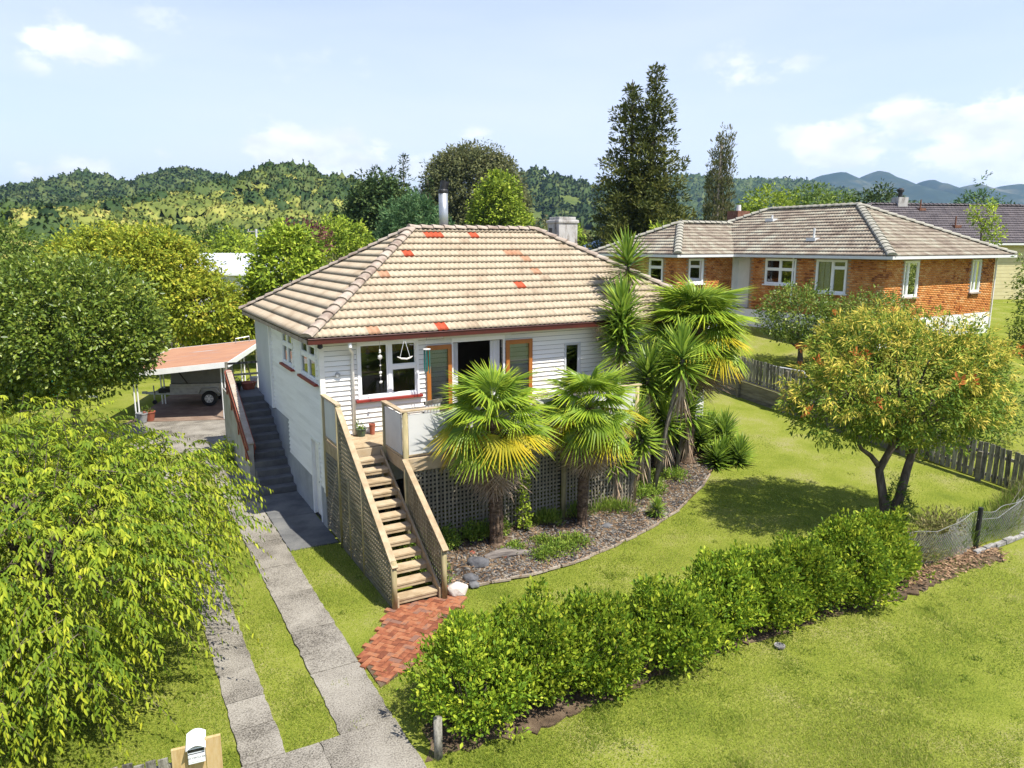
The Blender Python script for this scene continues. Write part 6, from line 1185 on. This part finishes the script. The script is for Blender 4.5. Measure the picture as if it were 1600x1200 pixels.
# ------------------------------------------------------------------ half hidden things on the far left
def build_ski():
    J = thing('jet_ski', 'green jet ski on a small trailer under the glossy tree', 'jet ski', (-20.6, 31.4, 0), R(12)); sec = [(-1.35, .28, .62, .78), (-.9, .46, .52, .86), (0, .52, .46, .92), (.7, .46, .48, .98), (1.2, .26, .58, .94), (1.5, .04, .74, .84)]; V = []
    for x, w, zb, zt in sec: V += [(x, 0, zb), (x, -w, zb+.14), (x, -w*.9, zt), (x, 0, zt+.06), (x, w*.9, zt), (x, w, zb+.14)]
    F_ = [(i*6+k, i*6+(k+1) % 6, (i+1)*6+(k+1) % 6, (i+1)*6+k) for i in range(5) for k in range(6)]; MB().add(V, F_+[(5, 4, 3, 2, 1, 0)]).build('hull', 'ski_green', J, smooth=True)
    MB().hexa([(-1.1, -.2, .9), (.1, -.2, .95), (.1, .2, .95), (-1.1, .2, .9), (-1.0, -.14, 1.12), (.05, -.14, 1.2), (.05, .14, 1.2), (-1.0, .14, 1.12)]).build('seat', 'black_metal', J, bevel=.04); MB().hexa([(.1, -.3, .95), (1.0, -.2, .95), (1.0, .2, .95), (.1, .3, .95), (.15, -.15, 1.3), (.6, -.1, 1.22), (.6, .1, 1.22), (.15, .15, 1.3)]).build('cowl', 'ski_green', J, bevel=.03); MB().tube([(.2, -.4, 1.36), (.25, 0, 1.32), (.2, .4, 1.36)], .025, 6).build('handlebar', 'black_metal', J)
    MB().bar((-1.4, 0, .42), (2.3, 0, .42), .08, .08).build('trailer_beam', 'galv', J)
    for s in (-.6, .6): MB().tube([(-.5, s-.07, .26), (-.5, s+.07, .26)], .26, 14).build('wheel', 'rubber', J)
    V_ = thing('white_van', 'white van mostly hidden behind the foliage at the left edge', 'van', (-26.5, 36.5, 0), R(20)); body = [(-2.3, .4), (2.1, .4), (2.25, .95), (1.6, 1.25), (1.0, 1.95), (-2.25, 1.98), (-2.35, 1.1)]; n = len(body)
    MB().add([(x, -.85, z) for x, z in body]+[(x, .85, z) for x, z in body], [tuple(range(n)), tuple(range(2*n-1, n-1, -1))]+[(i, n+i, n+(i+1) % n, (i+1) % n) for i in range(n)]).build('body', 'letter_white', V_, bevel=.05)
    for x0, x1 in ((.2, 1.2), (-1.0, .1), (-2.1, -1.1)): MB().box(x0, x1, -.862, -.852, 1.2, 1.75).build('window', 'black_metal', V_)
    for x in (-1.5, 1.4):
        for y in (-.8, .8): w = MB().tube([(x, y-.1, .33), (x, y+.1, .33)], .33, 16).build('wheel', 'rubber', V_); MB().tube([(x, y-.11, .33), (x, y-.08, .33)], .2, 12).build('rim', 'galv', w)
    for y in (-.6, .6): MB().box(2.18, 2.27, y-.15, y+.15, .75, .95).build('headlight', 'glass', V_)
build_ski()

# ------------------------------------------------------------------ hills
def pix_to(u, v, Y): d = pix_dir(u, v); t = Y/d.y; return d.x*t, CAM_H+d.z*t
def fbm(x, y, seed, oct=5, base=1.):
    r = np.random.default_rng(seed); z = np.zeros_like(x); amp = 1.
    for o in range(oct):
        for k in range(3): a = r.random()*6.28; z += amp*np.sin((x*math.cos(a)+y*math.sin(a))*base*(1+.4*r.random())+r.random()*6.28)/3
        amp *= .5; base *= 2.03
    return z
def hill(prof, D, depth, m, seed, rough, nx=150, ny=26, name='hill', ext=300):
    pts = [pix_to(u, v, D) for u, v in prof]; px = np.array([p[0] for p in pts]); pz = np.array([p[1] for p in pts]); xs = np.linspace(px[0], px[-1], nx)
    ridge = np.interp(xs, px, pz); ts = np.linspace(0, 1.5, ny)
    def height(X, T):
        rz = np.interp(X, px, pz); s = np.where(T <= 1, np.clip(T, 0, 1)**1.15, np.cos(np.clip((T-1)*1.6, 0, 1)*math.pi/2)); return rz*s+rough*fbm(X, T*depth, seed, 5, 6.28/(depth*.6))*np.clip(T*(1.06-T)*4, 0, 1)-3*(T < .02)
    X, T = np.meshgrid(xs, ts); Z = height(X, T); Y = D-depth+T*depth; idx = np.arange(nx*ny).reshape(ny, nx); F = np.stack([idx[:-1, :-1], idx[:-1, 1:], idx[1:, 1:], idx[1:, :-1]], -1).reshape(-1, 4)
    tag(link(name, npmesh(name, np.stack([X, Y, Z], -1), F, smooth=True), None, m), kind='structure')
    return lambda X, T: (D-depth+T*depth, height(X, T)), px
def wood(name, label, hf, px, n, size, leaf, seed, xr=None, tr=(.05, 1.0), per=34, cone=.0, patchy=0., tall=1.0, lf=.42):
    r = np.random.default_rng(seed); x0, x1 = xr if xr else (px[0], px[-1]); X = r.uniform(x0, x1, n*3); T = r.uniform(tr[0], tr[1], n*3)
    if patchy:
        f = fbm(X, T*300, seed+1, 4, .02); keep = f > patchy*np.clip(1.35-T, .3, 1); X, T = X[keep], T[keep]
    X, T = X[:n], T[:n]; Y, Z = hf(X, T); n = len(X); s = size*(.55+.8*r.random(n)**1.5); isc = r.random(n) < cone
    d = rand_unit(r, n*per); d[:, 2] = np.abs(d[:, 2])*1.0-.15; ss = np.repeat(s, per); ic = np.repeat(isc, per)
    h = r.random(n*per); shape = np.where(ic[:, None], np.stack([d[:, 0]*(1-h)*.6, d[:, 1]*(1-h)*.6, h*1.9], 1), np.stack([d[:, 0]*.62, d[:, 1]*.62, d[:, 2]*.62*tall+.22], 1)*(.8+.35*r.random((n*per, 1))))
    P = np.stack([np.repeat(X, per), np.repeat(Y, per), np.repeat(Z, per)-.25*ss], 1)+shape*ss[:, None]; D_ = unit(d+r.normal(size=d.shape)*.4); Nr = unit(d*.8+np.array([0, 0, .6])+r.normal(size=d.shape)*.35)
    L = ss*lf*(.7+.6*r.random(n*per)); t = np.repeat(r.random(n), per)*.65+r.random(n*per)*.35
    tag(link(name, leaf_mesh(name, P-D_*L[:, None]*.5, D_, Nr, L, L*.75, t, .1), None, 'leaf_'+leaf), label, 'woodland', kind='stuff')
PR0 = [(-420, 318), (-200, 314), (0, 307), (60, 299), (95, 291), (120, 286), (150, 287), (200, 303), (250, 287), (290, 275), (340, 287), (385, 300), (430, 314), (520, 334)]
PR1 = [(-420, 376), (-150, 366), (0, 350), (90, 334), (160, 326), (230, 330), (300, 314), (380, 297), (415, 285), (440, 273), (458, 267), (500, 281), (545, 294), (600, 305), (680, 334), (780, 366), (860, 381)]
PR2 = [(600, 355), (700, 330), (770, 303), (810, 282), (840, 276), (870, 275), (900, 284), (930, 300), (970, 314), (1060, 350), (1140, 376)]
PR3 = [(780, 345), (880, 308), (980, 290), (1060, 277), (1150, 284), (1250, 285), (1300, 296), (1340, 307), (1400, 320), (1500, 334), (1700, 354)]
PR4 = [(1120, 330), (1200, 302), (1260, 285), (1285, 274), (1305, 270), (1320, 268), (1333, 274), (1347, 279), (1362, 271), (1375, 266), (1388, 269), (1400, 276), (1415, 281), (1432, 288), (1441, 292), (1450, 283), (1458, 279), (1468, 284), (1480, 285), (1500, 294), (1515, 290), (1530, 287), (1545, 292), (1560, 294), (1580, 288), (1600, 286), (1650, 292), (1700, 280), (1800, 290), (2000, 300)]
def canopy(name, label, hf, xr, tr, D, depth, res, n, size, leaf, seed, cone=0., patchy=-9., hh=.9, top=None, cards=0, bias=0.):
    r = np.random.default_rng(seed); xs = np.arange(xr[0], xr[1], res); ys = np.arange(tr[0]*depth, tr[1]*depth, res); X, Yd = np.meshgrid(xs, ys); Hh = np.zeros(X.shape, np.float32); Tn = np.zeros(X.shape, np.float32)
    tx = r.uniform(xr[0], xr[1], n); ty = r.uniform(tr[0], tr[1], n)*depth; f = fbm(tx, ty, seed+7, 4, 6.28/(depth*.35)); keep = f+bias*(ty/depth) > patchy; tx, ty = tx[keep], ty[keep]; rad = size*(.5+.75*r.random(len(tx))**1.4); isc = r.random(len(tx)) < cone; tv = np.clip(.45+.3*r.normal(size=len(tx)), .05, .95)
    for k in range(len(tx)):
        R_ = rad[k]; i0 = max(0, int((tx[k]-R_-xr[0])/res)); i1 = int((tx[k]+R_-xr[0])/res)+2; j0 = max(0, int((ty[k]-R_-ys[0])/res)); j1 = int((ty[k]+R_-ys[0])/res)+2
        sx = X[j0:j1, i0:i1]; sy = Yd[j0:j1, i0:i1]; d2 = ((sx-tx[k])**2+(sy-ty[k])**2)/R_**2; h = np.where(d2 < 1, R_*(2.1*(1-np.sqrt(np.minimum(d2, 1))) if isc[k] else hh*1.5*np.sqrt(np.maximum(0, 1-d2))), 0); S_ = Hh[j0:j1, i0:i1]; w = h > S_; S_[w] = h[w]; Tn[j0:j1, i0:i1][w] = tv[k]
    Z = hf(X, Yd/depth)[1]; on_ = Hh > 0; jit = lambda s: (r.random(X.shape)-.5)*s; Zt = Z+Hh+jit(res*1.2)*on_-.4; V = np.stack([X+jit(res*.8), D-depth+Yd+jit(res*.8), Zt], -1).reshape(-1, 3); a, b = X.shape; idx = np.arange(a*b).reshape(a, b); F = np.stack([idx[:-1, :-1], idx[:-1, 1:], idx[1:, 1:], idx[1:, :-1]], -1); cnt = on_[:-1, :-1].astype(int)+on_[:-1, 1:]+on_[1:, 1:]+on_[1:, :-1]; F = F[cnt >= 3]
    T = np.clip(Tn+jit(.35), 0, 1).reshape(-1); u, inv = np.unique(F, return_inverse=True); V2 = V[u]; T2 = T[u]; F2 = inv.reshape(F.shape)
    o = tag(link(name, npmesh(name, V2, F2, T2), None, 'leaf_'+leaf), label, 'woodland', kind='stuff')
    if cards:
        pk = r.integers(0, len(V2), cards); P = V2[pk]; D_ = unit(r.normal(size=P.shape)+np.array([0, -.5, .5])); Nr = unit(np.array([0, -.5, .9])+r.normal(size=P.shape)*.5); L = res*(.45+.75*r.random(cards))*(1 if res < 2 else 1.4); me = leaf_mesh(name, P-D_*L[:, None]*.3, D_, Nr, L, L*.6, np.clip(T2[pk]+.25*r.normal(size=cards), 0, 1), .1); l = link('leaf_clumps', me, o, 'leaf_'+leaf); l['kind'] = 'stuff'
X_ = lambda u, D: pix_to(u, 290, D)[0]
h4, x4 = hill(PR4, 4200, 1500, 'mountain', 14, 22, 260, 60)
h3, x3 = hill(PR3, 1900, 700, 'hill_forest', 13, 5, 140, 26)
canopy('ridge_forest', 'dark conifer plantation along the long ridge right of the tall conifer', h3, (x3[0], x3[-1]), (.25, 1.05), 1900, 700, 5, 12000, 7.5, 'forest', 503, cone=.5, cards=30000)
h2, x2 = hill(PR2, 950, 420, 'hill_pasture', 12, 5, 120, 26)
canopy('pasture_trees', 'dark tree clumps on the green pasture hill in the centre distance', h2, (x2[0], x2[-1]), (.1, 1.05), 950, 420, 3, 2600, 7, 'forest', 502, cone=.35, patchy=.32, bias=.35, cards=40000)
h0, x0_ = hill(PR0, 820, 330, 'hill_forest', 10, 3.5, 140, 26)
canopy('far_hill_forest', 'bluish forest on the farther ridge at the left', h0, (X_(-60, 820), x0_[-1]), (.2, 1.05), 820, 330, 2.6, 7000, 7, 'forest', 500, cone=.15, cards=45000)
h1, x1_ = hill(PR1, 430, 290, 'hill_scrub', 11, 4, 170, 34)
canopy('hillside_scrub', 'patchy olive scrub covering the near hillside at the left', h1, (X_(-80, 430), x1_[-1]), (.0, .98), 430, 290, 1.5, 9000, 3.4, 'scrub', 501, patchy=-.55, hh=.75, cards=110000)
canopy('hillside_trees', 'dark trees dotted over the near hillside', h1, (X_(-80, 430), x1_[-1]), (.05, .96), 430, 290, 1.5, 1700, 3.9, 'dark', 504, cone=.05, patchy=.15, hh=1.1, bias=.2, cards=45000)
canopy('crest_trees', 'dense dark trees crowning the pointed hilltop at the left', h1, (X_(60, 430), X_(690, 430)), (.72, 1.06), 430, 290, 1.5, 1900, 3.7, 'forest', 505, cone=.25, patchy=-.6, bias=.6, cards=55000)
wood('valley_scrub', 'mixed green bushes filling the valley behind the houses', lambda X, T: (95+T*60, np.zeros_like(X)), (-120, 90), 700, 5.2, 'mid', 506, per=60, tr=(0, 1), lf=.32)

# ------------------------------------------------------------------ grass blades on the near lawn
def build_grass():
    r = np.random.default_rng(77); n = 520000; Y = 8.2+(r.random(n)**1.8)*17; X = (r.random(n)*2-1)*(Y*.78)+.0; a, b = AB(X, Y); ok = (X > -9) & (X < 18)
    ok &= ~((a > -2.0) & (a < -1.17) & (b > -7.95) & (b < 10)) & ~((a > -3.36) & (a < -2.76) & (b > -7.95) & (b < 9)) & ~((a > -3.4) & (a < -1.05) & (b < -7.95))
    ok &= ~((a > -1.2) & (a < 13) & (b > -.95)) & ~((a > -.05) & (a < 1.1) & (b > -4.8)) & (a < 17.8)
    px, py = np.array([(-.05, -4.62), (1.45, -4.72), (1.3, -5.15), (.55, -5.7), (-.35, -6.72), (-1.1, -7.1), (-1.12, -6.05), (-.5, -5.35)]).T
    def inpoly(x, y, qx, qy):
        c = np.zeros(len(x), bool); k = len(qx)
        for i in range(k):
            x1, y1, x2, y2 = qx[i], qy[i], qx[(i+1) % k], qy[(i+1) % k]; c ^= ((y1 > y) != (y2 > y)) & (x < (x2-x1)*(y-y1)/(y2-y1+1e-12)+x1)
        return c
    ok &= ~inpoly(a, b, px, py); poly = np.concatenate([EDGE, INNER[::-1]]); ok &= ~inpoly(X, Y, poly[:, 0], poly[:, 1])
    hs = np.array([(-1.15, 9.05), (.3, 9.65), (2.1, 10.85), (3.9, 11.95), (5.9, 12.9), (7.9, 13.75), (9.0, 14.6), (8.6, 15.3), (7.0, 14.6), (4.5, 13.2), (2.0, 11.9), (-.4, 10.6), (-1.3, 9.8)]); ok &= ~inpoly(X+.12*fbm(X, Y, 21, 3, 5.)+.08*r.normal(size=n), Y+.12*fbm(X, Y, 22, 3, 5.)+.08*r.normal(size=n), hs[:, 0], hs[:, 1])
    sparse = fbm(X, Y, 5, 4, 1.1)+.35*r.normal(size=n); ok &= (sparse > -.75); X, Y = X[ok], Y[ok]; n = len(X); Z = lawn_z(X, Y)+.02*np.sin(X*1.3+Y*.7)*np.cos(Y*.9-X*.4)-.025
    cx, cy = r.uniform(-4, 14, 170), 8.8+r.random(170)**1.2*14       # weeds and clover rosettes grow where grass grows
    an = r.random(n)*6.28; weed = np.zeros(n)
    for a_, b_ in zip(cx, cy):
        ix = np.where((np.abs(X-a_) < .4) & (np.abs(Y-b_) < .4))[0]
        if len(ix) > 20: pk = ix[:34]; rr_ = .05+.16*r.random(); th_ = r.random(len(pk))*6.28; dd = rr_*r.random(len(pk))**.5; X[pk] = a_+dd*np.cos(th_); Y[pk] = b_+dd*np.sin(th_); weed[pk] = 1
    tuft = np.clip(fbm(X, Y, 31, 4, 3.1)-.25, 0, 1); h = (.024+.03*r.random(n)+.04*tuft+.012*weed)*np.clip((26-Y)/8, .35, 1)*(1+.25*np.clip(fbm(X, Y, 9, 3, 2.), -1, 1)); w = (.0045+.0002*Y)*(1+1.2*weed); tl = np.stack([r.normal(size=n)*.55, r.normal(size=n)*.55, np.ones(n)], 1)*h[:, None]; s = np.stack([np.cos(an), np.sin(an), np.zeros(n)], 1)*w[:, None]; B = np.stack([X, Y, Z], 1)
    V = np.stack([B-s, B+s, B+tl], 1).reshape(-1, 3); t = np.clip(.5+.17*fbm(X, Y, 6, 4, .8)+.22*r.normal(size=n)-.15*tuft-.1*weed, 0, 1)
    tag(link('lawn_grass', npmesh('lawn_grass', V, np.arange(3*n).reshape(-1, 3), np.repeat(t, 3)), None, 'leaf_grass'), 'short mown grass blades of the front lawns', 'grass', kind='stuff')
build_grass()

# ------------------------------------------------------------------ air
def build_haze():
    m = bpy.data.materials.new('haze'); m.use_nodes = True; nt = m.node_tree; nt.nodes.clear(); MATS['haze'] = m; out = N(nt, 'ShaderNodeOutputMaterial'); v = N(nt, 'ShaderNodeVolumePrincipled')
    v.inputs['Color'].default_value = (.42, .68, 1.0, 1); v.inputs['Density'].default_value = HAZE; v.inputs['Anisotropy'].default_value = .2; nt.links.new(v.outputs[0], out.inputs['Volume'])
    o = MB().box(-6500, 7500, -3300, 9500, -9, 640).build('haze', 'haze'); tag(o, kind='stuff'); o.display_type = 'WIRE'
HAZE = .00008
build_haze()
